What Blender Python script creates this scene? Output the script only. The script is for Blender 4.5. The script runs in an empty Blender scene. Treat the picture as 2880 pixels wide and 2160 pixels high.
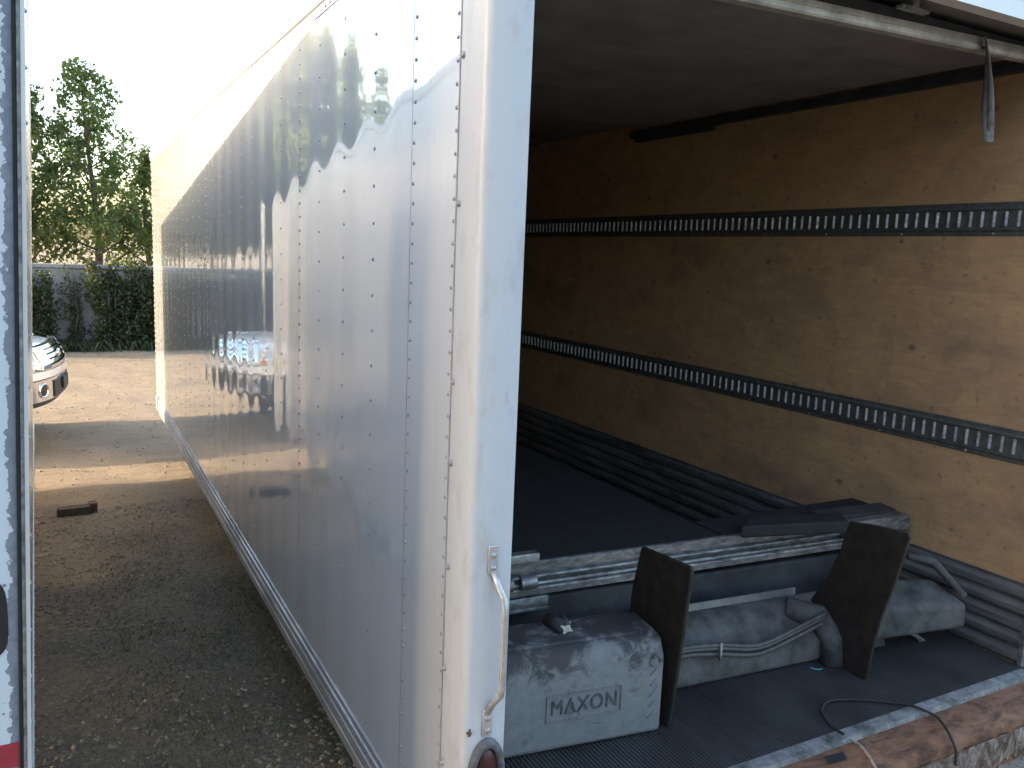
import bpy, bmesh, math, random
import numpy as np
from mathutils import Vector, Matrix
R_ = math.radians
random.seed(7); rng = np.random.default_rng(7)
scene = bpy.context.scene
COL = scene.collection

# ------------------------------------------------------------------ camera
F_PX = 2330.0
CAM = np.array([-0.8215, -1.6804, 2.25])
def _cam_axes():
    d = lambda x, y: np.array([x - 1440.0, y - 1080.0, F_PX])
    Y = d(171, 668); Y /= np.linalg.norm(Y)
    dn = d(838, 16500); dn /= np.linalg.norm(dn); dn = dn - Y * (dn @ Y); dn /= np.linalg.norm(dn)
    Z = -dn; X = np.cross(Y, Z)
    return np.stack([X, Y, Z])
RM = _cam_axes()
def px(x, y, axis, val):
    r = RM @ np.array([x - 1440.0, y - 1080.0, F_PX])
    return Vector(CAM + (val - CAM[axis]) / r[axis] * r)
cam_d = bpy.data.cameras.new('camera'); cam = bpy.data.objects.new('camera', cam_d); COL.objects.link(cam)
cam_d.sensor_width = 36; cam_d.lens = 36 * F_PX / 2880; cam_d.clip_end = 3000; cam_d.clip_start = .02
rt, up, bk = RM @ np.array([1., 0, 0]), RM @ np.array([0, -1., 0]), RM @ np.array([0, 0, -1.])
m = Matrix.Identity(4)
for i in range(3):
    m[i][0], m[i][1], m[i][2], m[i][3] = rt[i], up[i], bk[i], CAM[i]
cam.matrix_world = m
scene.camera = cam

# ------------------------------------------------------------------ sky, sun, exposure
SUN_AZ_LEFT, SUN_EL = R_(78), R_(13.5)          # azimuth measured to the left of +Y
to_sun = Vector((-math.sin(SUN_AZ_LEFT) * math.cos(SUN_EL), math.cos(SUN_AZ_LEFT) * math.cos(SUN_EL), math.sin(SUN_EL)))
world = bpy.data.worlds.new('World'); scene.world = world; world.use_nodes = True
wn = world.node_tree.nodes; wl = world.node_tree.links
sky = wn.new('ShaderNodeTexSky'); sky.sky_type = 'NISHITA'; sky.sun_disc = False
sky.sun_elevation = SUN_EL; sky.sun_rotation = -SUN_AZ_LEFT; sky.air_density = 1.0; sky.dust_density = 3.0; sky.ozone_density = 1.0
wn['Background'].inputs['Strength'].default_value = .15
wl.new(sky.outputs[0], wn['Background'].inputs[0])
sl = bpy.data.lights.new('sun', 'SUN'); sl.energy = 2.5; sl.angle = R_(.5); sl.color = (1.0, .80, .58)
so = bpy.data.objects.new('sun', sl); COL.objects.link(so)
so.rotation_euler = to_sun.to_track_quat('Z', 'Y').to_euler()
scene.view_settings.view_transform = 'Standard'; scene.view_settings.look = 'None'
scene.view_settings.exposure = 2.5; scene.view_settings.gamma = 1; scene.view_settings.use_curve_mapping = False
scene.render.resolution_x, scene.render.resolution_y = 1024, 768
scene.cycles.caustics_reflective = False; scene.cycles.caustics_refractive = False; scene.cycles.max_bounces = 5; scene.cycles.diffuse_bounces = 3; scene.cycles.glossy_bounces = 3; scene.cycles.transmission_bounces = 3

# ------------------------------------------------------------------ materials
class NT:
    def __init__(s, name):
        s.m = bpy.data.materials.new(name); s.m.use_nodes = True
        s.n = s.m.node_tree.nodes; s.l = s.m.node_tree.links; s.b = s.n['Principled BSDF']
    def node(s, t, **kw):
        n = s.n.new(t)
        for k, v in kw.items():
            if hasattr(n, k) and k not in ('inputs',): setattr(n, k, v)
        return n
    def coord(s, scale=(1, 1, 1), kind='Object'):
        tc = s.node('ShaderNodeTexCoord'); mp = s.node('ShaderNodeMapping'); mp.inputs['Scale'].default_value = scale
        s.l.new(tc.outputs[kind], mp.inputs[0]); return mp.outputs[0]
    def pos(s, scale=(1, 1, 1)):
        g = s.node('ShaderNodeNewGeometry'); mp = s.node('ShaderNodeMapping'); mp.inputs['Scale'].default_value = scale
        s.l.new(g.outputs['Position'], mp.inputs[0]); return mp.outputs[0]
    def noise(s, vec, scale=5, detail=4, rough=.55, dist=0):
        n = s.node('ShaderNodeTexNoise'); n.inputs['Scale'].default_value = scale; n.inputs['Detail'].default_value = detail
        n.inputs['Roughness'].default_value = rough; n.inputs['Distortion'].default_value = dist
        s.l.new(vec, n.inputs['Vector']); return n.outputs['Fac']
    def ramp(s, fac, stops, interp='LINEAR'):
        r = s.node('ShaderNodeValToRGB'); r.color_ramp.interpolation = interp
        e = r.color_ramp.elements
        while len(e) < len(stops): e.new(.5)
        for el, (p, c) in zip(e, stops):
            el.position = p; el.color = (c, c, c, 1) if isinstance(c, (int, float)) else (*c, 1)
        s.l.new(fac, r.inputs[0]); return r.outputs[0]
    def mix(s, fac, a, b, mode='MIX'):
        n = s.node('ShaderNodeMix', data_type='RGBA', blend_type=mode)
        for i, v in ((0, fac), (6, a), (7, b)):
            if isinstance(v, (int, float)): n.inputs[i].default_value = v
            elif isinstance(v, tuple): n.inputs[i].default_value = (*v, 1)
            else: s.l.new(v, n.inputs[i])
        return n.outputs[2]
    def math(s, op, a, b=0.0, c=None):
        n = s.node('ShaderNodeMath', operation=op)
        for i, v in enumerate((a, b) if c is None else (a, b, c)):
            if isinstance(v, (int, float)): n.inputs[i].default_value = v
            else: s.l.new(v, n.inputs[i])
        return n.outputs[0]
    def sep(s, vec):
        n = s.node('ShaderNodeSeparateXYZ'); s.l.new(vec, n.inputs[0]); return n.outputs
    def bump(s, h, dist=.01, strength=1, prev=None):
        n = s.node('ShaderNodeBump'); n.inputs['Distance'].default_value = dist; n.inputs['Strength'].default_value = strength
        s.l.new(h, n.inputs['Height'])
        if prev is not None: s.l.new(prev, n.inputs['Normal'])
        s.l.new(n.outputs[0], s.b.inputs['Normal']); return n.outputs[0]
    def set(s, **kw):
        for k, v in kw.items():
            inp = s.b.inputs[{'color': 'Base Color', 'rough': 'Roughness', 'metal': 'Metallic', 'spec': 'Specular IOR Level',
                              'coat': 'Coat Weight', 'coatr': 'Coat Roughness', 'trans': 'Transmission Weight', 'ior': 'IOR', 'alpha': 'Alpha'}[k]]
            if isinstance(v, tuple): inp.default_value = (*v, 1)
            elif isinstance(v, (int, float)): inp.default_value = v
            else: s.l.new(v, inp)
        return s.m

def plain(name, color, rough=.5, metal=0, var=.25, scale=30, **kw):
    t = NT(name); n = t.noise(t.pos(), scale, 5, .6)
    lo = tuple(c * (1 - var) for c in color); hi = tuple(min(1, c * (1 + var)) for c in color)
    t.set(color=t.ramp(n, [(.3, lo), (.7, hi)]), rough=rough, metal=metal, **kw); return t.m

def m_truck_paint():
    t = NT('glossy_white_paint')
    n = t.noise(t.pos((1, 1, 1)), 1.3, 6, .65)
    st = t.noise(t.pos((1, 30, 1.2)), 1.0, 4, .6)
    t.set(color=t.mix(.10, t.ramp(n, [(.3, (.66, .67, .69)), (.75, (.72, .73, .745))]), t.ramp(st, [(.35, (.58, .58, .56)), (.6, (.79, .79, .79))])),
          rough=t.ramp(t.noise(t.pos((1, .6, 25)), 3, 3, .6), [(.3, .035), (.7, .075)]), coat=1.0, coatr=.02)
    w = t.noise(t.pos((1, 2.6, .35)), 1.0, 2, .5)
    w2 = t.noise(t.pos((1, 9, 1.6)), 1.0, 1, .5)
    b1 = t.bump(w, .0026, 1); t.bump(w2, .00025, 1, b1)
    return t.m
def m_post_paint():
    t = NT('scuffed_white_post_paint')
    n = t.noise(t.pos((1, 1, .4)), 14, 8, .7); n2 = t.noise(t.pos((1, 1, .5)), 45, 6, .7)
    smudge = t.ramp(n, [(.52, 0), (.72, .55)])
    chip = t.ramp(n2, [(.70, 0), (.73, .8)])
    c = t.mix(smudge, (.58, .595, .62), (.38, .37, .355)); c = t.mix(chip, c, (.30, .27, .25))
    t.set(color=c, rough=.38); t.bump(t.noise(t.pos(), 60, 3), .0006, 1); return t.m
def m_alu(name, base=.5, dark=.12, rough=.42, scale=18, stretch=(1, 1, 1)):
    t = NT(name); v = t.pos(stretch); n = t.noise(v, scale, 8, .7)
    t.set(color=t.ramp(n, [(.35, (dark, dark, dark * 1.02)), (.62, (base, base, base * 1.02))]), metal=.75,
          rough=t.ramp(n, [(.3, min(1, rough + .25)), (.7, rough)]))
    t.bump(t.noise(t.pos(), 120, 4), .0005, 1); return t.m
def m_plywood():
    t = NT('varnished_plywood')
    g = t.noise(t.pos((1, 1.6, 14)), 2.2, 8, .62, 1.6)
    g2 = t.noise(t.pos((1, 3, 60)), 2.0, 4, .6)
    st = t.noise(t.pos((1, .8, 1.6)), 2.3, 6, .65)
    spot = t.noise(t.pos(), 26, 3, .5)
    c = t.ramp(g, [(.25, (.49, .295, .145)), (.5, (.58, .36, .185)), (.75, (.64, .415, .23))])
    c = t.mix(.28, c, t.ramp(g2, [(.3, (.43, .265, .135)), (.7, (.64, .42, .235))]))
    bl = t.noise(t.pos((1, 1.1, 1.4)), 5.5, 8, .72, .8)
    c = t.mix(t.ramp(bl, [(.42, 0), (.68, .55)]), c, (.31, .21, .135))
    c = t.mix(t.ramp(st, [(.48, 0), (.70, .65)]), c, (.23, .155, .12))
    vo = t.node('ShaderNodeTexVoronoi'); vo.inputs['Scale'].default_value = 4.6; vo.inputs['Randomness'].default_value = 1
    t.l.new(t.pos((0, 1, 1.3)), vo.inputs['Vector'])
    c = t.mix(t.ramp(vo.outputs['Distance'], [(.06, .8), (.10, 0)]), c, (.17, .11, .08))
    c = t.mix(t.ramp(spot, [(.64, 0), (.72, .6)]), c, (.22, .13, .09))
    t.set(color=c, rough=t.ramp(st, [(.3, .42), (.7, .62)])); t.bump(g2, .0008, 1); return t.m
def m_floor():
    t = NT('worn_ribbed_floor'); n = t.noise(t.pos((1, .5, 1)), 5, 7, .7)
    t.set(color=t.ramp(n, [(.3, (.040, .041, .045)), (.7, (.095, .096, .10))]), rough=.55, metal=.35); return t.m
def m_rust():
    t = NT('rusty_red_primer'); n = t.noise(t.pos((.6, 1.5, 1)), 11, 9, .78, .5); n2 = t.noise(t.pos(), 24, 8, .75)
    c = t.ramp(n, [(.30, (.025, .015, .012)), (.42, (.10, .048, .028)), (.52, (.20, .095, .052)), (.62, (.24, .13, .075)), (.72, (.10, .075, .06))])
    c = t.mix(t.ramp(n2, [(.56, 0), (.66, .8)]), c, (.11, .06, .045))
    t.set(color=c, rough=.85); t.bump(n2, .004, 1); return t.m
def m_flaky():
    t = NT('flaking_rust_face'); n = t.noise(t.pos((1, 1, .6)), 20, 9, .78, .6)
    t.set(color=t.ramp(n, [(.32, (.03, .022, .018)), (.47, (.12, .075, .055)), (.58, (.30, .25, .22)), (.68, (.45, .43, .42))], 'LINEAR'), rough=.9)
    t.bump(n, .012, 1); return t.m
def m_dust_box():
    t = NT('dusty_grey_plastic'); v = t.pos(); n = t.noise(v, 9, 9, .72, .5); n2 = t.noise(v, 30, 6, .7)
    z = t.sep(v)[2]
    up_ = t.ramp(t.math('MULTIPLY_ADD', z, 3.6, -3.3), [(0, 0), (.55, .22)])
    f = t.ramp(t.math('ADD', n, up_), [(.58, 0), (.70, .92)])
    c = t.mix(f, t.ramp(n2, [(.3, (.145, .148, .155)), (.7, (.205, .208, .215))]), (.032, .032, .035))
    t.set(color=c, rough=.72); t.bump(n2, .001, 1); return t.m
def m_peel(name, white=(.66, .68, .72)):
    t = NT(name); tc = t.node('ShaderNodeTexCoord'); v = tc.outputs['Object']
    s = t.sep(v); lat = t.math('MULTIPLY_ADD', s[0], -1.0, t.math('MULTIPLY', s[2], .034))        # metres in from the corner
    n = t.noise(v, 42, 5, .62); n2 = t.noise(v, 11, 3, .5)
    edge = t.math('MULTIPLY_ADD', lat, -22.0, .80)
    f = t.math('ADD', t.math('ADD', n, edge), t.math('MULTIPLY', n2, .55))
    vo = t.node('ShaderNodeTexVoronoi'); vo.inputs['Scale'].default_value = 38; t.l.new(v, vo.inputs['Vector'])
    dots = t.ramp(t.math('ADD', vo.outputs['Distance'], t.math('MULTIPLY', n2, .55)), [(.40, 1), (.44, 0)])
    k = t.ramp(t.math('MAXIMUM', t.ramp(f, [(.78, 0), (.81, 1)]), dots), [(0, 0), (1, 1)])
    c = t.mix(k, white, t.ramp(n, [(.3, (.16, .18, .22)), (.7, (.27, .29, .33))]))
    t.set(color=c, rough=.55); t.bump(k, .0012, -1); return t.m
def m_ground():
    t = NT('gravel_ground'); v = t.pos()
    big = t.noise(v, .35, 4, .55); mid = t.noise(v, 2.3, 6, .65); fine = t.noise(v, 38, 5, .7); pk = t.noise(v, 130, 3, .65)
    c = t.ramp(mid, [(.3, (.225, .165, .105)), (.55, (.31, .235, .155)), (.75, (.38, .295, .20))])
    c = t.mix(.5, c, t.ramp(fine, [(.3, (.16, .12, .08)), (.7, (.42, .34, .25))]), 'MIX')
    # damp, mossy patches with a shape of their own close to the trailers
    y = t.sep(v)[1]
    near = t.ramp(t.math('MULTIPLY_ADD', y, -.16, 1.1), [(.18, 0), (.55, 1)])
    moss = t.math('MULTIPLY', near, t.ramp(t.noise(v, 1.7, 6, .65), [(.36, .1), (.60, 1)]))
    c = t.mix(moss, c, t.ramp(fine, [(.3, (.135, .11, .075)), (.7, (.34, .295, .225))]))
    c = t.mix(t.ramp(pk, [(.60, 0), (.70, .55)]), c, (.42, .40, .36))
    t.set(color=c, rough=.95)
    tr = t.noise(t.pos((.35, 3.2, 1)), 1.6, 3, .5)
    b = t.bump(tr, .10, 1); b = t.bump(mid, .05, 1, b); b = t.bump(fine, .022, 1, b); t.bump(pk, .007, 1, b); return t.m
def m_stone():
    t = NT('pebble_stone'); n = t.noise(t.pos(), 23, 2, .5)
    t.set(color=t.ramp(n, [(.25, (.12, .10, .075)), (.5, (.22, .19, .15)), (.75, (.37, .33, .28))]), rough=.9); return t.m
def m_leaf(name, a, b, c, tr=.35):
    t = NT(name); g = t.node('ShaderNodeNewGeometry')
    n = t.noise(t.pos(), 1.2, 3, .6)
    col = t.mix(.5, t.ramp(n, [(.3, a), (.7, b)]), t.ramp(g.outputs['Random Per Island'], [(0, a), (.6, b), (1, c)]))
    t.set(color=col, rough=.5)
    td = t.node('ShaderNodeBsdfTranslucent'); t.l.new(t.mix(.5, col, (.30, .38, .06), 'MIX'), td.inputs[0])
    mx = t.node('ShaderNodeMixShader'); mx.inputs[0].default_value = tr
    t.l.new(t.b.outputs[0], mx.inputs[1]); t.l.new(td.outputs[0], mx.inputs[2])
    t.l.new(mx.outputs[0], t.n['Material Output'].inputs['Surface']); return t.m
def m_wall():
    t = NT('weathered_white_wall'); v = t.pos(); n = t.noise(v, 1.5, 8, .7); n2 = t.noise(t.pos((1, 1, .25)), 4, 6, .7)
    c = t.mix(t.ramp(n, [(.42, 0), (.7, .8)]), (.34, .335, .32), (.15, .145, .13)); c = t.mix(t.ramp(n2, [(.5, 0), (.75, .7)]), c, (.20, .19, .17))
    t.set(color=c, rough=.9); t.bump(n, .02, 1); return t.m

M = dict(
    paint=m_truck_paint(), post=m_post_paint(), rail=m_alu('mill_aluminium_rail', .62, .34, .38, 6, (1, .3, 1)), ply=m_plywood(), floor=m_floor(),
    alu=m_alu('stained_aluminium_extrusion', .34, .10, .42, 26, (.7, 1, 2)), scuff=m_alu('dusty_aluminium_scuff_plate', .27, .09, .6, 7, (1, .25, 2)),
    strip=m_alu('worn_aluminium_threshold', .42, .12, .6, 12), rust=m_rust(), flaky=m_flaky(), dust=m_dust_box(),
    peel=m_peel('peeling_white_paint'), rivet=m_alu('rivet_metal', .50, .32, .4, 60), seal=plain('grey_sealant', (.30, .31, .33), .7),
    track=plain('dark_galvanised_track', (.125, .127, .122), .55, .4, .3, 40), lip=m_alu('bare_steel_lip', .55, .25, .45, 60),
    black=plain('black_rubber', (.018, .018, .019), .7), plate=plain('rust_black_plate', (.022, .016, .012), .8, 0, .6, 22),
    beam=plain('dusty_grey_steel', (.085, .084, .084), .85, 0, .55, 14), beamd=plain('dark_grey_steel', (.045, .048, .055), .7, .2, .4, 10),
    deck=plain('dark_platform_deck', (.013, .014, .016), .8, 0, .4, 14), hose=plain('grey_hose', (.085, .082, .08), .6, 0, .3, 40),
    door=plain('grey_door_curtain', (.225, .225, .26), .65, 0, .22, 6), header=plain('white_header_paint', (.78, .79, .80), .4, 0, .05, 6),
    ceil=plain('dull_roof_lining', (.20, .19, .18), .8, 0, .3, 4), strap=plain('grey_webbing', (.23, .225, .22), .9, 0, .3, 50),
    handle=m_alu('cast_aluminium_handle', .62, .42, .34, 30), red=plain('red_lens', (.055, .012, .014), .35, 0, .4, 30), tape=plain('red_tape', (.36, .035, .05), .45, 0, .12, 30),
    tapew=plain('white_tape', (.68, .68, .68), .45, 0, .1, 30), bezel=plain('grimy_grey_bezel', (.12, .125, .13), .8, 0, .55, 30),
    ground=m_ground(), stone=m_stone(), wall=m_wall(), bark=plain('grey_bark', (.10, .085, .065), .9, 0, .4, 18),
    leaf=m_leaf('poplar_leaf', (.075, .11, .05), (.13, .175, .072), (.21, .24, .10), .62), ivy=m_leaf('dark_ivy_leaf', (.018, .028, .014), (.035, .052, .022), (.06, .08, .03), .22),
    weed=m_leaf('weed_leaf', (.035, .048, .020), (.060, .075, .032), (.10, .10, .05), .25),
    wood=plain('weathered_brown_timber', (.085, .058, .042), .85, 0, .45, 25), fence=plain('brown_fence_board', (.13, .095, .07), .85, 0, .3, 6),
    car=plain('white_car_paint', (.78, .78, .78), .16, 0, .03, 4, coat=1.0, coatr=.04), chrome=plain('chrome', (.80, .80, .82), .07, 1, .04, 4),
    glass=plain('dark_window_glass', (.015, .018, .02), .04, 0, .1, 4), lens=plain('clear_headlamp_lens', (.42, .43, .44), .06, 0, .1, 8, coat=1.0),
    blackp=plain('black_plastic', (.02, .02, .021), .5), amber=plain('amber_lens', (.55, .22, .04), .2), tyre=plain('tyre_rubber', (.022, .022, .023), .85, 0, .3, 40),
    rim=plain('alloy_rim', (.55, .55, .56), .3, .9, .1, 10), sidewhite=plain('aged_white_side_paint', (.66, .65, .62), .22, 0, .10, 2.5, coat=.3, coatr=.15),
    cyan=plain('cyan_plastic', (.10, .42, .50), .4), rope=plain('pale_rope', (.34, .31, .27), .9, 0, .3, 60), cast=plain('pale_cast_fitting', (.46, .45, .38), .6, 0, .2, 60),
)

# ------------------------------------------------------------------ mesh helpers
class MB:
    def __init__(s): s.v = []; s.f = []
    def add(s, vs, fs):
        o = len(s.v); s.v += [tuple(v) for v in vs]; s.f += [tuple(i + o for i in f) for f in fs]; return s
    def box(s, x0, x1, y0, y1, z0, z1):
        return s.add([(x0, y0, z0), (x1, y0, z0), (x1, y1, z0), (x0, y1, z0), (x0, y0, z1), (x1, y0, z1), (x1, y1, z1), (x0, y1, z1)],
                     [(0, 3, 2, 1), (4, 5, 6, 7), (0, 1, 5, 4), (1, 2, 6, 5), (2, 3, 7, 6), (3, 0, 4, 7)])
    def hexa(s, p):   # 8 corner points: bottom ring then top ring
        return s.add(p, [(0, 3, 2, 1), (4, 5, 6, 7), (0, 1, 5, 4), (1, 2, 6, 5), (2, 3, 7, 6), (3, 0, 4, 7)])
    def prism(s, poly, a, b):   # poly of 3d points, extruded from +a to +b (vectors)
        n = len(poly); a = Vector(a); b = Vector(b); vs = [Vector(p) + a for p in poly] + [Vector(p) + b for p in poly]
        return s.add(vs, [tuple(range(n))[::-1], tuple(range(n, 2 * n))] + [(i, (i + 1) % n, n + (i + 1) % n, n + i) for i in range(n)])
    def tube(s, pts, rad, seg=8, cap=True):
        pts = [Vector(p) for p in pts]; rads = rad if isinstance(rad, (list, tuple)) else [rad] * len(pts)
        o = len(s.v); up0 = Vector((0, 0, 1))
        t0 = (pts[1] - pts[0]).normalized(); ref = up0 if abs(t0.z) < .9 else Vector((1, 0, 0)); nrm = t0.cross(ref).normalized()
        for i, p in enumerate(pts):
            t = (pts[min(i + 1, len(pts) - 1)] - pts[max(i - 1, 0)]).normalized()
            nrm = (nrm - t * nrm.dot(t)).normalized(); bi = t.cross(nrm)
            for k in range(seg):
                a = 2 * math.pi * k / seg; s.v.append(tuple(p + (nrm * math.cos(a) + bi * math.sin(a)) * rads[i]))
        for i in range(len(pts) - 1):
            for k in range(seg):
                k2 = (k + 1) % seg; s.f.append((o + i * seg + k, o + i * seg + k2, o + (i + 1) * seg + k2, o + (i + 1) * seg + k))
        if cap:
            s.f.append(tuple(o + k for k in range(seg))[::-1]); s.f.append(tuple(o + (len(pts) - 1) * seg + k for k in range(seg)))
        return s
    def dome(s, c, n, r, h, seg=8):
        c = Vector(c); n = Vector(n).normalized(); ref = Vector((0, 0, 1)) if abs(n.z) < .9 else Vector((1, 0, 0)); u = n.cross(ref).normalized(); w = n.cross(u)
        vs = []
        for rr, hh in ((1, 0), (.86, .55), (.45, .92)):
            vs += [c + (u * math.cos(2 * math.pi * k / seg) + w * math.sin(2 * math.pi * k / seg)) * r * rr + n * h * hh for k in range(seg)]
        vs.append(c + n * h); fs = []
        for i in range(2):
            fs += [(i * seg + k, i * seg + (k + 1) % seg, (i + 1) * seg + (k + 1) % seg, (i + 1) * seg + k) for k in range(seg)]
        fs += [(2 * seg + k, 2 * seg + (k + 1) % seg, 3 * seg) for k in range(seg)]
        return s.add(vs, fs)
    def grid(s, rows):  # rows of equal-length point lists
        o = len(s.v); w = len(rows[0])
        for r in rows: s.v += [tuple(p) for p in r]
        for i in range(len(rows) - 1):
            for j in range(w - 1): s.f.append((o + i * w + j, o + i * w + j + 1, o + (i + 1) * w + j + 1, o + (i + 1) * w + j))
        return s
    def mesh(s, name, mat, base=(0, 0, 0), smooth=False, angle=None):
        me = bpy.data.meshes.new(name); b = Vector(base)
        me.from_pydata([tuple(Vector(v) - b) for v in s.v], [], s.f)
        bm = bmesh.new(); bm.from_mesh(me); bmesh.ops.recalc_face_normals(bm, faces=bm.faces); bm.to_mesh(me); bm.free()
        me.materials.append(mat)
        if smooth or angle:
            me.polygons.foreach_set('use_smooth', [True] * len(me.polygons))
            if angle: me.set_sharp_from_angle(angle=R_(angle))
        me.update(); return me
    def build(s, name, mat, parent=None, base=None, smooth=False, angle=None, bevel=0, seg=2):
        wp = wloc(parent) if parent else Vector((0, 0, 0))
        if base is None: base = wp
        o = bpy.data.objects.new(name, s.mesh(name, mat, base, smooth, angle)); COL.objects.link(o)
        o.location = Vector(base) - wp; o.parent = parent
        if bevel:
            md = o.modifiers.new('bevel', 'BEVEL'); md.width = bevel; md.segments = seg; md.limit_method = 'ANGLE'; md.angle_limit = R_(35)
            o.data.polygons.foreach_set('use_smooth', [True] * len(o.data.polygons)); o.data.set_sharp_from_angle(angle=R_(50))
        return o
WL = {}
def wloc(o):
    v = Vector((0, 0, 0))
    while o: v = v + o.location; o = o.parent
    return v
def tag(o, label=None, cat=None, group=None, kind=None):
    if label: o['label'] = label
    if cat: o['category'] = cat
    if group: o['group'] = group
    if kind: o['kind'] = kind
    return o
def empty(name, loc, label, cat, group=None):
    o = bpy.data.objects.new(name, None); o.location = loc; COL.objects.link(o); o.empty_display_size = .1
    return tag(o, label, cat, group)
def place(name, me, loc, parent, rot=None, scale=None):
    o = bpy.data.objects.new(name, me); COL.objects.link(o); o.parent = parent; o.location = Vector(loc) - wloc(parent)
    if rot: o.rotation_euler = rot
    if scale: o.scale = scale
    return o
def np_mesh(name, verts, faces, mat, smooth=False):     # fast: verts (n,3), faces (m,k)
    me = bpy.data.meshes.new(name); n, mm, k = len(verts), len(faces), faces.shape[1]
    me.vertices.add(n); me.vertices.foreach_set('co', verts.astype(np.float32).ravel())
    me.loops.add(mm * k); me.loops.foreach_set('vertex_index', faces.astype(np.int32).ravel())
    me.polygons.add(mm); me.polygons.foreach_set('loop_start', np.arange(0, mm * k, k, dtype=np.int32))
    me.update(calc_edges=True); me.validate(); me.materials.append(mat)
    if smooth: me.polygons.foreach_set('use_smooth', [True] * mm)
    return me

# ================================================================== THE GROUND
def axis_pts(a, b, c, d, step):
    near = np.arange(b, c + 1e-6, step)
    lo = b - np.geomspace(step, b - a, 26)[::-1]; hi = c + np.geomspace(step, d - c, 26)
    return np.concatenate([lo, near, hi])
xs = axis_pts(-1800, -5, 5, 1800, .16); ys = axis_pts(-1500, -3, 17, 1800, .16)
GX, GY = np.meshgrid(xs, ys)
def hgt(x, y):
    h = .012 * np.sin(x * 2.1 + 1.3 * np.sin(y * .9)) * np.cos(y * 2.6 + x) + .008 * np.sin(y * 7.3 + 1.5 * np.sin(x * 1.1)) * (y > 7) + .006 * np.sin(x * 6.1 + y * 3.7)
    fade = np.clip(1.6 - np.maximum(np.abs(x) / 8, np.abs(y - 7) / 14), 0, 1)
    return h * fade
GZ = hgt(GX, GY)
nv = np.stack([GX.ravel(), GY.ravel(), GZ.ravel()], 1); w = len(xs)
ii = (np.arange(len(ys) - 1)[:, None] * w + np.arange(w - 1)[None]).ravel()
ground = bpy.data.objects.new('ground', np_mesh('ground', nv, np.stack([ii, ii + 1, ii + w + 1, ii + w], 1), M['ground'], True)); COL.objects.link(ground)
tag(ground, 'gravel and dirt yard between the trailers', kind='structure')

# ================================================================== THE OPEN CARGO TRAILER
LEN, TOP, FLOOR, XI0, XI1, XO = 7.60, 3.13, .75, .085, 2.42, 2.50
T = empty('cargo_trailer', (1.25, 3.6, 0), 'white riveted cargo trailer with its rear door rolled up', 'trailer')
seams = [.43 + 1.193 * k for k in range(7)]; seams[-1] = LEN - .02
RZ0, RZ1, TZ0 = .53, .672, 3.047     # bottom rail, top of bottom rail, underside of top rail
edges = [.135] + seams
near_rivets = 0
riv_me = MB().dome((0, 0, 0), (-1, 0, 0), .0052, .0036, 10).mesh('rivet', M['rivet'], (0, 0, 0), True)
bolt_me = MB().dome((0, 0, 0), (-1, 0, 0), .0085, .0075, 10).mesh('bolt', M['rivet'], (0, 0, 0), True)
far_riv = MB()
for i in range(len(edges) - 1):
    y0, y1 = edges[i], edges[i + 1]
    b = MB(); ny = 32; nz = 12
    rows = []
    for a in range(nz + 1):
        z = RZ1 - .02 + (TZ0 + .02 - RZ1 + .02) * a / nz
        rows.append([(-.0 + (-.0011 * math.sin(math.pi * c / ny * 4) ** 2 if i else -.0003 * math.sin(math.pi * c / ny) ** 2), y0 + .0015 + (y1 - y0 - .003) * c / ny, z) for c in range(ny + 1)])
    b.grid(rows)
    b.box(.002, .012, y0 + .002, y1 - .002, RZ1 - .02, TZ0 + .02)
    p = b.build('side_panel', M['paint'], T)
    p.data.polygons.foreach_set('use_smooth', [True] * len(p.data.polygons)); p.data.set_sharp_from_angle(angle=R_(30))
    # a rivet column just behind the seam and three on the hidden posts
    cols = [(y1 - .018, .052)]
    if y1 - y0 > 1: cols += [(y0 + (y1 - y0) * q, .107) for q in (.25, .5, .75)]
    if i == 0: cols = [(.150, .052), (seams[0] - .018, .052)]
    for cy, st in cols:
        z = RZ1 + .03 + rng.uniform(0, .03)
        while z < TZ0 - .015:
            yy = cy + rng.normal(0, .0012)
            if near_rivets < 185 and i < 2:
                place('rivet', riv_me, (-.0005, yy, z), T); near_rivets += 1
            else: far_riv.dome((-.0005, yy, z), (-1, 0, 0), .0050, .0034, 6)
            z += st + rng.normal(0, .0008)
# sealant lines in the seams
for s_ in seams[:-1]:
    MB().box(.0004, .008, s_ - .0016, s_ + .0016, RZ1, TZ0).build('seam', M['black'], T)
MB().box(-.004, .01, .1265, .1335, RZ0, TOP - .03).build('sealant_bead', M['seal'], T)
z = .78
for dz in (.17, .26, .27, .265, .20, .42, .33, .34, .27): 
    place('bolt', bolt_me, (-.003, .113 + rng.normal(0, .002), z), T); z += dz
# bottom rail: stepped extrusion
prof = [(.02, RZ0), (-.012, RZ0), (-.012, .565), (-.007, .567), (-.007, .573), (-.012, .575), (-.012, .612), (-.006, .614), (-.006, .621), (-.011, .623), (-.011, .648), (-.005, .650), (-.005, RZ1), (.02, RZ1)]
MB().prism([(x, 0, z) for x, z in prof], (0, .132, 0), (0, LEN, 0)).build('bottom_rail', M['rail'], T)
MB().prism([(2.5 - x, 0, z) for x, z in prof], (0, .132, 0), (0, LEN, 0)).build('bottom_rail', M['rail'], T)
prof = [(.02, TZ0), (-.004, TZ0), (-.004, TZ0 + .028), (-.012, TZ0 + .034), (-.012, 3.105), (-.006, 3.118), (.012, TOP), (.05, TOP + .004), (.05, 3.09)]
MB().prism([(x, 0, z) for x, z in prof], (0, .132, 0), (0, LEN, 0)).build('top_rail', M['rail'], T)
MB().prism([(2.5 - x, 0, z) for x, z in prof], (0, .132, 0), (0, LEN, 0)).build('top_rail', M['rail'], T)
y = .2
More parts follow.
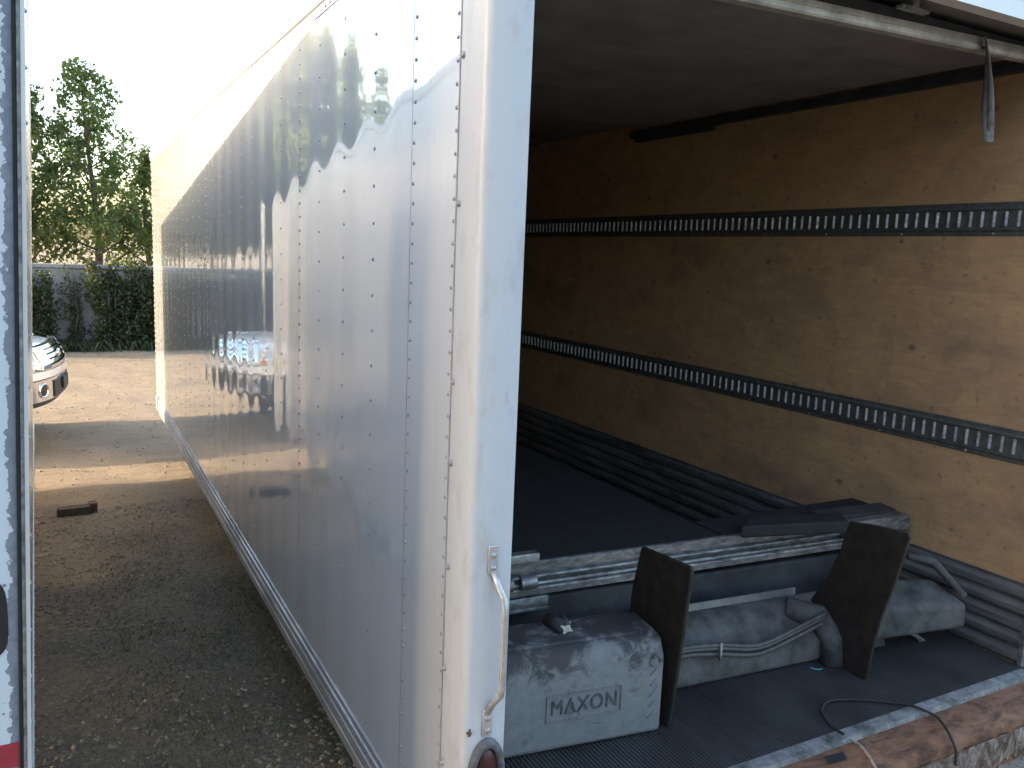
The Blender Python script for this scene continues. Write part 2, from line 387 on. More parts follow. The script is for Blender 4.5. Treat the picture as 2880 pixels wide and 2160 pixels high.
while y < LEN - .05:
    far_riv.dome((-.004, y, TZ0 + .014), (-1, 0, 0), .006, .005, 6); far_riv.dome((-.0115, y + .02, .593), (-1, 0, 0), .005, .003, 6); far_riv.dome((-.0105, y, .636), (-1, 0, 0), .005, .003, 6)
    y += .055
y = .3
while y < LEN - .05:
    far_riv.dome((-.008, y, 3.113), (-.6, 0, .8), .007, .009, 6); y += .36
tag(far_riv.build('rivet_rows', M['rivet'], T, smooth=True), kind='stuff')
# rear frame: left post with the side return, right post, header
def post(sgn, name='rear_post'):
    b = MB(); X = (lambda x: x) if sgn < 0 else (lambda x: 2.5 - x * .48)
    poly = [(X(-.003), .126, 0), (X(-.003), .014, 0), (X(.002), .003, 0), (X(.014), -.004, 0), (X(.1095), -.004, 0), (X(.1115), .004, 0), (X(.1115), .126, 0)]
    b.prism(poly, (0, 0, .56), (0, 0, TOP - .02)); return b.build(name, M['post'], T, angle=40)
pl = post(-1); pr = post(1)
MB().box(.1115, 2.3885, .002, .052, 3.052, TOP - .021).build('rear_header', M['header'], T)
MB().box(.0, 2.5, -.003, .09, TOP - .0195, TOP + .006).build('header_cap', M['header'], T)
# grab handle on the left post
hx = .058
hb = MB(); pts = []
for tt in range(13):
    u = tt / 12; z = 1.505 - u * .365
    k = min(1, min(u, 1 - u) / .2); k = k * k * (3 - 2 * k)
    pts.append((hx + .012 * k + .003, -.006 - .045 * k, z))
hb.tube(pts, [.0085] * 13, 10)
h = hb.build('grab_handle', M['handle'], pl, base=(hx, -.004, 1.32), smooth=True)
for zc in (1.532, 1.112):
    MB().box(hx - .012, hx + .014, -.0095, -.0045, zc - .036, zc + .036).build('mounting_tab', M['handle'], pl, bevel=.002)
    for dz in (-.02, .012):
        MB().dome((hx + .001, -.0095, zc + dz), (0, -1, 0), .0085, .0055, 10).build('handle_bolt', M['rivet'], pl, smooth=True)
# oval tail lamp
def oval(cx, cz, a, bb, y, n=28): return [(cx + a * math.cos(2 * math.pi * k / n), y, cz + bb * (abs(math.sin(2 * math.pi * k / n)) ** .8) * (1 if math.sin(2 * math.pi * k / n) > 0 else -1)) for k in range(n)]
cx, cz = .060, .962
lb = MB(); rings = [oval(cx, cz, .050, .108, -.0042), oval(cx, cz, .050, .108, -.016), oval(cx, cz, .044, .100, -.021), oval(cx, cz, .034, .086, -.019), oval(cx, cz, .031, .082, -.008)]
lb.grid([r + r[:1] for r in rings]); lamp = lb.build('tail_lamp', M['bezel'], pl, base=(cx, -.01, cz), smooth=True)
lb = MB(); rings = [oval(cx, cz, .0315, .083, -.010), oval(cx, cz, .026, .074, -.018), oval(cx, cz, .012, .04, -.0205), oval(cx, cz, .001, .002, -.021)]
lb.grid([r + r[:1] for r in rings]); lb.build('lamp_lens', M['red'], pl, base=(cx, -.012, cz), smooth=True)
rb = MB()
for k in range(16):
    a = rng.uniform(0, 6.28); r = rng.uniform(.0, .006); rb.dome((.013 + r * math.cos(a), -.0045, 1.093 + 1.5 * r * math.sin(a)), (0, -1, 0), rng.uniform(.002, .004), .0012, 7)
tag(rb.build('rust_blister', M['rust'], pl), 'small rust blister beside the tail lamp')

# floor: ribbed boards running front to back, thin threshold, rusted sill
b = MB(); poly = []; x = XI0
while x < XI1 - .006:
    poly += [(x, 0, FLOOR), (x + .0085, 0, FLOOR), (x + .0095, 0, FLOOR - .004), (x + .0125, 0, FLOOR - .004)]; x += .0135
rows = [[(p[0], yy, p[2]) for p in poly] for yy in (.004, 2.6, LEN - .05)]
b.grid(rows); b.build('ribbed_floor', M['floor'], T)
MB().box(XI0, XI1, .004, LEN - .05, .66, FLOOR - .0075).build('subfloor', M['beamd'], T)
b = MB(); n = 60; rows = [[], [], [], []]
for k in range(n + 1):
    x = .1125 + (2.3875 - .1125) * k / n; j = rng.normal(0, .0012)
    for r, (yy, zz) in zip(rows, ((.0035, FLOOR + .0015), (.001, FLOOR + .004), (-.043 + j, FLOOR + .003 + j * .5), (-.0445 + j, FLOOR - .016))): r.append((x, yy, zz))
b.grid(rows); b.build('threshold_strip', M['strip'], T)
b = MB(); rows = [[] for _ in range(9)]
for k in range(n * 2 + 1):
    x = .0 + 2.5 * k / (2 * n); j = [rng.normal(0, .0022) for _ in range(9)]
    pr_ = ((-.036, .700), (-.040, .733), (-.085, .731), (-.125, .729), (-.158, .724), (-.176, .714), (-.182, .69), (-.182, .64), (-.178, .56))
    for i, (yy, zz) in enumerate(pr_): rows[i].append((x, yy + j[i] * (i > 4) * 1.6, zz + j[i] * .6))
b.grid(rows); b.build('rear_sill', M['rust'], T, angle=35)
b = MB(); rows = [[] for _ in range(4)]
for k in range(181):
    x = .0 + 2.5 * k / 180
    low = .585 + .028 * math.sin(x * 17) * math.sin(x * 6.3) + rng.normal(0, .011)
    for i, (yy, zz) in enumerate(((-.1865, .688), (-.191 + rng.normal(0, .002), .66), (-.190 + rng.normal(0, .003), .63), (-.186, low))): rows[i].append((x, yy, zz))
b.grid(rows); tag(b.build('flaking_sill_face', M['flaky'], T, angle=50), 'flaking pale and rusty crust along the sill edge')
b = MB(); hx0 = px(2350, 2135, 2, .73)
b.add([(hx0.x - .045, hx0.y - .014, .7345), (hx0.x + .03, hx0.y - .02, .7345), (hx0.x + .05, hx0.y + .014, .7345), (hx0.x - .02, hx0.y + .018, .7345)], [(0, 1, 2, 3)])
b.build('stake_hole', M['black'], T)
# walls, ceiling, front
MB().box(XI1, XI1 + .018, .03, 3.75, FLOOR - .02, 3.10).build('plywood_lining', M['ply'], T)
MB().box(XI1, XI1 + .018, 3.754, LEN - .06, FLOOR - .02, 3.10).build('plywood_lining', M['ply'], T)
MB().box(XI0 - .018, XI0, .127, LEN - .06, FLOOR - .02, 3.10).build('plywood_lining', M['ply'], T)
MB().box(XI0, XI1, LEN - .06, LEN - .04, FLOOR - .02, 3.10).build('plywood_lining', M['ply'], T)
MB().box(.052, 2.448, .092, LEN - .02, 3.102, TOP - .004).build('roof', M['ceil'], T)
MB().box(.013, 2.487, LEN - .019, LEN + .03, RZ0 + .002, TOP - .006).build('front_wall', M['paint'], T, bevel=.02)
for i in range(len(edges) - 1):
    MB().box(2.488, XO, edges[i] + .002, edges[i + 1] - .002, RZ1 - .02, TZ0 + .02).build('side_panel', M['paint'], T)
# corrugated scuff plates along the wall foot
for sx in (1, -1):
    base_x = XI1 if sx > 0 else XI0; pr_ = []
    for k in range(49):
        z = FLOOR + .004 + .318 * k / 48; c = (math.sin(2 * math.pi * (z - FLOOR) / .0636 - 1.2) * .5 + .5)
        pr_.append((base_x - sx * (.003 + .013 * min(1, c * 1.5)), z))
    pr_.append((base_x - sx * .0005, FLOOR + .325))
    MB().grid([[(x, yy, z) for x, z in pr_] for yy in (.03, 3.7, LEN - .06)]).build('scuff_plate', M['scuff'], T)
MB().box(2.403, 2.4455, .012, .0285, FLOOR + .002, 3.05).build('wall_trim', M['scuff'], T)
# logistic tracks: dark rail with a row of lipped slots
lip_me = MB()
lip_me.hexa([(-.003, -.010, -.031), (-.012, -.0045, -.031), (-.012, .0, -.031), (-.003, .002, -.031), (-.003, -.010, .031), (-.012, -.0045, .031), (-.012, .0, .031), (-.003, .002, .031)])
lip_me = lip_me.mesh('track_slot', M['lip'], (0, 0, 0))
for zc in (2.25 + .220, 2.25 - .655):
    b = MB(); pz = [(-.0005, -.066), (-.004, -.064), (-.004, -.050), (-.010, -.043), (-.010, -.036), (-.004, -.0345), (-.004, .0345), (-.010, .036), (-.010, .043), (-.004, .050), (-.004, .064), (-.0005, .066)]
    b.grid([[(XI1 + x, yy, zc + z) for x, z in pz] for yy in (.035, 3.6, LEN - .07)])
    tr = b.build('cargo_track', M['track'], T, base=(XI1, .13, zc))
    y = .063; k = 0; rest = MB()
    while y < LEN - .1:
        if y < 3.4: place('track_slot', lip_me, (XI1, y, zc), tr, rot=(0, 0, rng.normal(0, .05)), scale=(1, 1, rng.uniform(.9, 1.03)))
        else: rest.hexa([(XI1 + v.co.x, y + v.co.y, zc + v.co.z) for v in lip_me.vertices])
        y += .0487
    tag(rest.build('track_slots_far', M['lip'], tr), kind='stuff')
    for y in np.arange(.35, 3.6, .41):
        MB().dome((XI1 - .0035, y, zc - .057), (-1, 0, 0), .0055, .004, 8).build('track_screw', M['lip'], tr, smooth=True)
    if zc < 2: lower_tr = tr
# roll-up door stowed under the roof, its bottom bar skewed, its tracks and pull strap
DR = MB()
yk = .235
secs = np.linspace(.26, 2.62, 7)
door = MB().box(.14, 2.36, .245, .26, 3.052, 3.075).build('roll_up_door', M['door'], T)
for a, c in zip(secs[:-1], secs[1:]):
    MB().box(.15, 2.35, a + .003, c - .003, 3.058, 3.074).build('door_section', M['door'], door)
d1, d3 = px(2093, 4, 1, .2), px(2880, 168, 1, .2)
sl_ = (d3.z - d1.z) / (d3.x - d1.x)
zl = lambda x: d1.z + sl_ * (x - d1.x)
b = MB(); rows = []
for yy, dz in ((.200, .030), (.198, .012), (.201, .010), (.201, .004), (.196, .002), (.196, -.008), (.202, -.014), (.236, -.014), (.240, .03)):
    rows.append([(x, yy, zl(x) + .014 + dz) for x in np.linspace(.13, 2.37, 20)])
b.grid(rows); b.build('bottom_bar', m_alu('weathered_door_bar', .66, .42, .5, 9), door)
MB().hexa([(.13, .205, zl(.13) + .045), (2.37, .205, zl(2.37) + .045), (2.37, .243, zl(2.37) + .045), (.13, .243, zl(.13) + .045), (.13, .205, 3.075), (2.37, .205, 3.075), (2.37, .243, 3.075), (.13, .243, 3.075)]).build('door_edge', M['beamd'], door)
for x0 in (XI0 + .012, XI1 - .052):
    MB().box(x0, x0 + .04, .14, 2.75, 3.012, 3.05).build('door_track', M['beamd'], T)
    MB().box(x0 + .003, x0 + .035, 2.0, 2.7, 2.985, 3.010).build('track_bracket', M['beamd'], T)
# latch hardware on the bar
lx = px(2560, 22, 1, .19)
MB().box(lx.x - .06, lx.x + .07, .17, .196, lx.z - .012, lx.z - .002).box(lx.x - .02, lx.x + .01, .165, .20, lx.z - .002, lx.z + .03).build('door_latch', m_alu('latch_metal', .6, .3, .5, 30), door)
# pull strap: loop of webbing hanging from the bar
sb = MB(); top = px(2772, 105, 1, .185); bot = px(2784, 400, 1, .185)
def ribbon(b, pts, wid, th=.0018):
    rows = [[], [], [], []]
    for p, ang in pts:
        p = Vector(p); dx = Vector((math.cos(ang), math.sin(ang), 0)) * wid / 2; nn = Vector((-math.sin(ang), math.cos(ang), 0)) * th
        for r, q in zip(rows, (p - dx - nn, p + dx - nn, p + dx + nn, p - dx + nn)): r.append(q)
    b.grid(rows + [rows[0]])
Lp = []
for k in range(15):
    u = k / 14; Lp.append(((top.x + (bot.x - top.x) * u + .012 * math.sin(u * 5), top.y + .014 * math.sin(math.pi * u), top.z + (bot.z - top.z) * u), .3 + u * 1.9))
ribbon(sb, Lp, .024)
Lp = []
for k in range(15):
    u = k / 14; Lp.append(((bot.x + (top.x - bot.x) * u - .017 * math.sin(math.pi * u), bot.y - .02 * math.sin(math.pi * u), bot.z + (top.z - bot.z) * u), 2.2 - u * 1.6))
ribbon(sb, Lp, .022)
sb.build('pull_strap', M['strap'], door, smooth=True)
# chassis and wheels
for x in (.72, 1.70): MB().box(x, x + .07, .05, LEN - .3, .40, .659).build('chassis_beam', M['beamd'], T)
for y in np.arange(.4, LEN, .8): MB().box(.1, 2.4, y, y + .05, .59, .658).build('cross_member', M['beamd'], T)
def wheel(parent, c, r, wd, axis='x', tyre='tyre', rim='rim'):
    def ring(prof, nseg=24):
        b = MB(); rows = []
        for (o, rr) in prof:
            row = []
            for k in range(nseg + 1):
                a = 2 * math.pi * k / nseg
                row.append((c[0] + o, c[1] + rr * math.cos(a), c[2] + rr * math.sin(a)) if axis == 'x' else (c[0] + rr * math.cos(a), c[1] + o, c[2] + rr * math.sin(a)))
            rows.append(row)
        return b.grid(rows)
    h = wd / 2
    t = ring([(-h * .8, r * .62), (-h, r * .7), (-h, r * .9), (-h * .8, r), (h * .8, r), (h, r * .9), (h, r * .7), (h * .8, r * .62)]).build(tyre, M['tyre'], parent, base=c, smooth=True)
    ring([(-h * .8, r * .63), (-h * .85, r * .56), (-h * .3, r * .5), (-h * .35, r * .15), (-h * .5, .001)]).build(rim, M['rim'], t, base=c, smooth=True)
    ring([(h * .8, r * .63), (h * .85, r * .56), (h * .3, r * .5), (h * .35, r * .15), (h * .5, .001)]).build(rim, M['rim'], t, base=c, smooth=True)
    return t
for y in (2.25, 2.95):
    for x in (.33, 2.17): wheel(T, (x, y, .288), .29, .2, 'x', 'wheel')
    MB().tube([(.33, y, .29), (2.17, y, .29)], .05, 10).build('axle', M['beamd'], T, smooth=True)
for x in (.75, 1.73):
    MB().box(x, x + .06, 6.2, 6.26, .012, .402).box(x - .06, x + .12, 6.14, 6.32, .0, .014).build('landing_leg', M['beamd'], T)

# ================================================================== LIFT GATE STOWED INSIDE
G = empty('lift_gate', (1.25, .6, FLOOR), 'dismantled grey truck lift gate lying on the trailer floor', 'lift gate')
A0 = Vector((.301, .311, FLOOR)); A1 = Vector((.824, .242, FLOOR)); ux = (A1 - A0).normalized(); uy = Vector((-ux.y, ux.x, 0)); uz = Vector((0, 0, 1))
A1 = A0 + ux * .527
def gp(a, bq, c): return A1 + ux * a + uy * bq + uz * c     # origin at box front right bottom corner
b = MB(); BL = -.66
outl = [(0, .0, .004), (0, .0, .262), (0, .028, .318), (0, .052, .326), (0, .20, .330), (0, .235, .30), (0, .235, .004)]
b.prism([gp(*p) for p in outl], ux * BL, ux * 0)
box = b.build('pump_box', M['dust'], G, base=A1, bevel=.017, seg=3)
MB().prism([gp(0, .050, .3235), gp(0, .196, .3285), gp(0, .196, .337), gp(0, .058, .332)], ux * (BL + .01), ux * -.075).build('box_lid', M['dust'], G, base=A1, bevel=.004)
# embossed plate and letters
pc = px(1649, 1985, 1, A1.y - ux.y * .18); ca = (Vector(pc) - A1).dot(ux); cc = pc.z - A1.z
fr = MB(); hw, hh, tk = .128, .044, .0035
for (a0, a1, c0, c1) in ((-hw, hw, hh - tk, hh), (-hw, hw, -hh, -hh + tk), (-hw, -hw + tk, -hh + tk, hh - tk), (hw - tk, hw, -hh + tk, hh - tk)):
    fr.hexa([gp(ca + a, q, cc + c) for c in (c0, c1) for a, q in ((a0, .001), (a1, .001), (a1, -.004), (a0, -.004))])
fr.build('logo_frame', M['dust'], box, base=A1)
cu = bpy.data.curves.new('lettering', 'FONT'); cu.body = 'MAXON'; cu.size = .082; cu.align_x = 'CENTER'; cu.align_y = 'CENTER'; cu.extrude = .0022; cu.space_character = 1.12
to = bpy.data.objects.new('tmp', cu); COL.objects.link(to); dg = bpy.context.evaluated_depsgraph_get()
lm = bpy.data.meshes.new_from_object(to.evaluated_get(dg)); bpy.data.objects.remove(to)
lm.materials.clear(); lm.materials.append(plain('grimy_raised_letters', (.085, .087, .092), .8, 0, .6, 60)); lm.name = 'lettering'
lo = bpy.data.objects.new('lettering', lm); COL.objects.link(lo); lo.parent = box
mw = Matrix.Identity(4); z_ax = -uy
for i in range(3): mw[i][0], mw[i][1], mw[i][2] = ux[i], uz[i], z_ax[i]
lo.matrix_local = Matrix.Translation(gp(ca, -.0016, cc) - A1) @ mw @ Matrix.Diagonal((.70, .86, 1, 1))
# moulded rope-like ornament and ring at the right end of the box face
ob = MB()
for k in range(5):
    z0 = .235 - k * .036
    ob.tube([gp(-.054 + .030 * u, -.0006, z0 - .030 * (1 - u) * (1 + .5 * u)) for u in np.linspace(0, 1, 6)], [.001, .0032, .0038, .0038, .0032, .001], 6)
ob.tube([gp(-.038 + .019 * math.cos(a), -.0004, .252 + .017 * math.sin(a)) for a in np.linspace(0, 2 * math.pi, 17)], .003, 6)
ob.build('moulded_ornament', M['dust'], box, base=A1, smooth=True)
# star-shaped valve fitting on the box
vc = px(1590, 1764, 1, A1.y + .15); vb = MB(); star = []
for k in range(8):
    a = math.pi / 4 + .3 + k * math.pi / 4; r = .027 if k % 2 == 0 else .0125; star.append(vc + ux * r * math.cos(a) + uz * r * math.sin(a) * .95)
vb.prism(star, -uy * .012, -uy * .004); vb.build('star_fitting', M['cast'], G, base=vc, bevel=.002)
MB().tube([vc - uy * .004 - ux * .004, vc + uy * .07 - ux * .03], .024, 12).tube([vc + uz * .012 - uy * .012, vc + uz * .02 + uy * .03], .012, 8).build('valve_body', M['beamd'], G, base=vc, smooth=True)

# main beam with its end housing
B0 = Vector((.90, .437, FLOOR)); B1 = Vector((2.05, .345, FLOOR)); bx = (B1 - B0).normalized(); by = Vector((-bx.y, bx.x, 0))
def bp(a, q, c): return B0 + bx * a + by * q + uz * c
BLn = (B1 - B0).length
def beam(name, prof, a0, a1, mat, bev=.01):
    return MB().prism([bp(0, q, c) for q, c in prof], bx * a0, bx * a1).build(name, mat, G, base=bp((a0 + a1) / 2, .1, 0), bevel=bev)
beam('main_beam', [(0, .003), (.0, .085), (.030, .135), (.10, .205), (.15, .215), (.19, .19), (.19, .003)], -.04, .93, M['beam'], .012)
beam('beam_flange', [(.155, .205), (.158, .238), (.166, .238), (.17, .205)], -.05, .80, m_alu('flange_metal', .30, .2, .5, 12), .001)
beam('cross_tube', [(.27, .05), (.27, .30), (.34, .30), (.34, .05)], -.4, 1.25, M['beamd'], .01)
E0 = px(2530, 1650, 0, 1.98); E1 = px(2725, 1690, 0, 2.24); E2 = px(2720, 1768, 0, 2.24)
eb = MB(); dpt = by * .19
fl_, frr = E0.y, E1.y
eb.hexa([(1.84, .345, .80), (E2.x, E2.y, E2.z), (E2.x + .012, E2.y + .17, E2.z), (1.86, .52, .80), (1.84, .345, .945), (E1.x, E1.y, E1.z - .012), (E1.x + .012, E1.y + .17, E1.z + .03), (1.86, .50, 1.02)])
eb.build('end_housing', M['beam'], G, base=(2.05, .4, FLOOR), bevel=.02, seg=3)
MB().hexa([(1.93, .36, FLOOR + .002), (2.06, .35, FLOOR + .002), (2.06, .50, FLOOR + .002), (1.93, .50, FLOOR + .002), (1.95, .37, .81), (2.04, .36, .81), (2.04, .49, .81), (1.95, .49, .81)]).build('support_foot', M['beamd'], G, bevel=.006)
# upright mounting plates (each a tall plate on edge, front to back)
def mplate(name, pts, th, mat, lab=None):
    o = MB().prism(pts, (-th / 2, 0, 0), (th / 2, 0, 0)).build(name, mat, G, base=pts[0], bevel=.004)
    if lab: o['label'] = lab
    return o
x1 = .868
P = lambda X, Y, xx: px(X, Y, 0, xx)
p1 = [P(1807, 1540, x1), P(1812, 1537, x1), P(1945, 1593, x1), P(1949, 1606, x1), P(1922, 1800, x1), P(1884, 2035, x1), P(1878, 2044, x1)]
p1 += [Vector((x1, .46, FLOOR + .004)), Vector((x1, .50, 1.0)), P(1782, 1650, x1)]
mplate('mounting_plate', p1, .014, M['plate'], 'dark rusty upright plate beside the pump box')
x2 = 1.742
p2 = [P(2392, 1466, x2), P(2470, 1478, x2), P(2556, 1497, x2), P(2562, 1512, x2), P(2520, 1640, x2), P(2478, 1745, x2), P(2455, 1830, x2), P(2440, 1905, x2), P(2432, 1912, x2), P(2315, 1868, x2), P(2330, 1800, x2), P(2272, 1700, x2), P(2330, 1620, x2), P(2366, 1545, x2)]
p2 = [Vector((v.x, v.y, max(v.z, FLOOR + .002))) for v in p2]
mplate('mounting_plate', p2, .014, M['plate'], 'dark rusty upright plate near the plywood wall')
# gusset tube beside the second plate
MB().tube([bp(.70, .10, .19), bp(.80, .03, .17), bp(.835, -.02, .10), bp(.84, -.03, .004)], [.045, .05, .045, .05], 10).build('bent_gusset', M['beam'], G, base=bp(.8, 0, 0), smooth=True)
# hoses along the beam
def hose(pts, r, mat='hose', name='hose'):
    cp = [Vector(p) for p in pts]; out = []
    for i in range(len(cp) - 1):
        p0, p1_, p2_, p3 = cp[max(i - 1, 0)], cp[i], cp[i + 1], cp[min(i + 2, len(cp) - 1)]
        for k in range(6):
            t = k / 6; out.append(.5 * ((2 * p1_) + (-p0 + p2_) * t + (2 * p0 - 5 * p1_ + 4 * p2_ - p3) * t * t + (-p0 + 3 * p1_ - 3 * p2_ + p3) * t ** 3))
    out.append(cp[-1])
    return MB().tube(out, r, 7)
for k, dz in enumerate((0, -.022, .012)):
    hose([bp(-.03, -.012, .10 + dz), bp(.12, -.016, .155 + dz * .8), bp(.30, -.014, .142 + dz), bp(.48, -.018, .116 + dz), bp(.66, -.016, .155 + dz), bp(.80, -.01, .19 + dz)], .0085).build('hose', M['hose'], G, base=bp(.4, 0, .12), smooth=True)
MB().tube([bp(.305, -.02, .10), bp(.295, -.034, .13), bp(.305, -.02, .165)], .005, 6).build('hose_tie', M['rope'], G, base=bp(.3, 0, .12), smooth=True)
for a in (0, .035):
    hose([px(2480, 1752 + a * 300, 1, .33), px(2530, 1758 + a * 250, 1, .325), px(2575, 1785 + a * 100, 1, .325), px(2590 + a * 600, 1812, 1, .33)], .009).build('hose', m_alu('pale_hose_%d' % int(a * 100), .35, .2, .6, 40), G, base=(2.0, .33, .85), smooth=True)
hose([px(2684, 1775, 1, .30), px(2680, 1800, 1, .30), px(2655, 1822, 1, .30)], .004).build('hose', M['hose'], G, base=(2.2, .3, .78), smooth=True)
# lever arms behind the housing
a_top = px(2555, 1565, 0, 2.12); a_mid = px(2625, 1580, 0, 2.20); a_end = px(2708, 1672, 0, 2.245)
MB().tube([a_top, a_mid, a_end], [.014, .018, .013], 8).build('lever_arm', M['beam'], G, base=a_mid, smooth=True)
MB().tube([a_mid + Vector((.0, .03, .015)), a_end + Vector((.005, .03, .01))], .009, 8).tube([a_end + Vector((0, -.01, 0)), a_end + Vector((0, .06, 0))], .014, 8).build('lever_link', M['beam'], G, base=a_mid, smooth=True)
# platform: extruded edge beam and the dark deck behind it
XL, XR = .16, 2.40; ZT = 1.203
eL, eR = px(1435, 1590, 2, ZT), px(2330, 1472, 2, ZT)
ey = lambda x: eL.y + (eR.y - eL.y) * (x - eL.x) / (eR.x - eL.x)
def extr(name, prof, xa, xb, mat, parent=G, dy=0, dz=0):
    rows = [[(x, ey(x) + q + dy, ZT + c + dz) for q, c in prof] for x in np.linspace(xa, xb, 9)]
    return MB().grid(rows).build(name, mat, parent, base=((xa + xb) / 2, ey(1.2), ZT), angle=40)
prof = [(.02, .0), (.004, .001), (0, -.002), (.0, -.012), (.006, -.014), (.006, -.036), (.014, -.040), (.015, -.046)]
prof += [(.012 - .014 * math.sin(a), -.046 - .009 * (1 - math.cos(a))) for a in np.linspace(.2, 2.9, 8)]
prof += [(.020, -.068), (.021, -.074)] + [(.014 - .013 * math.sin(a), -.074 - .0095 * (1 - math.cos(a))) for a in np.linspace(.2, 2.8, 8)]
prof += [(.004, -.096), (.002, -.099), (.002, -.103), (.008, -.105), (.008, -.124), (.014, -.128), (.10, -.128)]
edge = extr('platform_edge', prof, .36, XR - .12, M['alu'])
extr('edge_end', [(.1, .0), (.0, .0), (.0, -.125), (.1, -.125)], XR - .119, XR - .02, M['alu'], dy=.02)
# hinge leaves at the left end and the knuckles
extr('hinge_leaf', [(.03, .034), (-.004, .034), (-.006, .030), (-.006, .004), (.0, .001), (.03, .001)], .27, .60, M['alu'], edge, dy=-.002)
extr('hinge_leaf', [(.03, -.129), (-.002, -.129), (-.004, -.133), (-.004, -.166), (-.010, -.170), (-.010, -.176), (.03, -.176)], .40, .645, M['alu'], edge, dy=.002)
for xa, xb in ((.36, .50), (.53, .59)):
    b = MB(); b.tube([(xa, ey(xa) - .001, ZT - .070), (xb, ey(xb) - .001, ZT - .070)], .026, 14); b.build('hinge_knuckle', M['alu'], edge, base=(xa, ey(xa), ZT - .07), angle=40)
MB().hexa([(XL, ey(XL) + .021, ZT - .10), (1.42, ey(1.42) + .021, ZT - .10), (1.42, 2.3, ZT - .10), (XL, 2.3, ZT - .10), (XL, ey(XL) + .021, ZT - .002), (1.42, ey(1.42) + .021, ZT - .002), (1.42, 2.3, ZT - .002), (XL, 2.3, ZT - .002)]).build('platform_deck', M['deck'], G, bevel=.006)
MB().box(1.43, XR - .02, .66, .84, ZT - .09, ZT - .001).build('deck_section', M['deck'], G, bevel=.004)
MB().box(XL, XR - .3, .74, .80, FLOOR + .001, ZT - .101).build('deck_support', M['beamd'], G)
# folded ramp flap lying on the right of the deck
q = [px(2085, 1480, 2, ZT + .05), px(2110, 1452, 2, ZT + .05), px(2365, 1440, 2, ZT + .05), px(2390, 1466, 2, ZT + .05)]
MB().prism([(v.x, v.y, ZT + .02) for v in q], (0, 0, -.02), (0, 0, .03)).build('ramp_flap', M['deck'], G, bevel=.008)
f0, f1 = px(2375, 1432, 0, 2.12), px(2534, 1424, 0, 2.385)
MB().hexa([(1.98, .625, ZT + .001), (2.39, .605, ZT + .001), (2.395, .70, ZT + .001), (1.98, .73, ZT + .001), (1.98, .63, ZT + .010), (2.385, .61, ZT + .010), (2.395, .70, ZT + .016), (1.98, .73, ZT + .016)]).build('ramp_flap', M['beamd'], G, bevel=.004)
MB().hexa([(2.02, .555, ZT - .06), (2.385, .535, ZT - .06), (2.39, .60, ZT - .06), (2.02, .62, ZT - .06), (2.02, .565, ZT + .004), (2.39, .545, ZT + .004), (2.39, .60, ZT + .004), (2.02, .62, ZT + .004)]).build('ramp_flap_edge', M['alu'], G, bevel=.003)

# loose cord looped over the threshold, and a scrap of cyan plastic
pts4 = [(640, 1455), (560, 1400), (503, 1310), (545, 1250), (680, 1238), (830, 1246), (950, 1258), (1040, 1272)]
cp = [px(2080 + a * .4582, 1400 + c * .4582, 2, FLOOR + .010) for a, c in pts4]
cp[0].z = .762
tail = [(1120, 1298, .760), (1210, 1345, .748), (1270, 1420, .744), (1310, 1500, .735)]
cp += [px(2080 + a * .4582, 1400 + c * .4582, 2, z) for a, c, z in tail]
last = cp[-1]; cp += [px(2080 + 1328 * .4582, 1400 + 1560 * .4582, 1, -.196), px(2080 + 1325 * .4582, 1400 + 1640 * .4582, 1, -.196)]
tag(hose(cp, .0045).build('cord', M['black'], None, smooth=True), 'thin dark cord looped over the pale threshold of the open trailer', 'cord')
cp = [px(2080 + a * .4582, 1400 + c * .4582, 2, .745) for a, c in ((640, 1500), (650, 1478), (680, 1470), (690, 1485), (740, 1520), (790, 1580), (825, 1640), (850, 1690))]
tag(hose(cp, .004).build('rope', M['rope'], None, smooth=True), 'short pale frayed rope end lying on the rusty sill', 'rope')
cpt = [px(2080 + a * .4582, 1400 + c * .4582, 2, FLOOR + .004) for a, c in ((430, 1040), (465, 1052), (490, 1053), (510, 1048))]
tag(hose(cpt, [.0008] + [.0022] * 17 + [.001]).build('plastic_scrap', M['cyan'], None, smooth=True), 'tiny cyan strip of plastic on the dark trailer floor', 'scrap')

# ================================================================== PEELING TRAILER ON THE LEFT
LB = Vector((-.93, .30, .40))
Lt = empty('enclosed_trailer', LB, 'white trailer with peeling paint on its rear face, cut by the left edge', 'trailer')
lx = lambda y, z: -.887 - .0245 * (y - .3) + .034 * (z - 2.25)
ltop = lambda y: 3.40 - .112 * (y - .3)
Y0, Y1, WD = .30, 6.95, 2.35
def LP(u, y, z): return Vector((lx(y, z) - u, y, z))
def lbox(u0, u1, y0, y1, z0, z1, zt=None):
    zz = lambda y: (ltop(y) + zt) if zt is not None else z1
    b = MB(); return b.hexa([LP(u1, y0, z0), LP(u0, y0, z0), LP(u0, y1, z0), LP(u1, y1, z0), LP(u1, y0, zz(y0)), LP(u0, y0, zz(y0)), LP(u0, y1, zz(y1)), LP(u1, y1, zz(y1))])
# rear door leaf with rounded black handle recess, tape; its own local x axis runs in from the corner
rear = lbox(.0185, WD - .02, Y0 + .004, Y0 + .04, .46, 0, -.03).build('rear_door', M['peel'], Lt, base=LP(.0, Y0, 1.5))
lbox(.011, .018, Y0 - .002, Y0 + .03, .42, 0, -.01).build('door_gasket', M['black'], Lt)
lbox(.004, .0105, Y0 - .006, Y0 + .03, .42, 0, -.01).build('corner_trim', m_alu('tarnished_trim', .34, .14, .55, 40), Lt)
lbox(-.0045, .0035, Y0 - .004, Y0 + .075, .41, 0, 0).build('corner_cap', M['sidewhite'], Lt)
lbox(WD - .018, WD + .004, Y0 - .004, Y0 + .075, .41, 0, 0).build('corner_cap', M['sidewhite'], Lt)
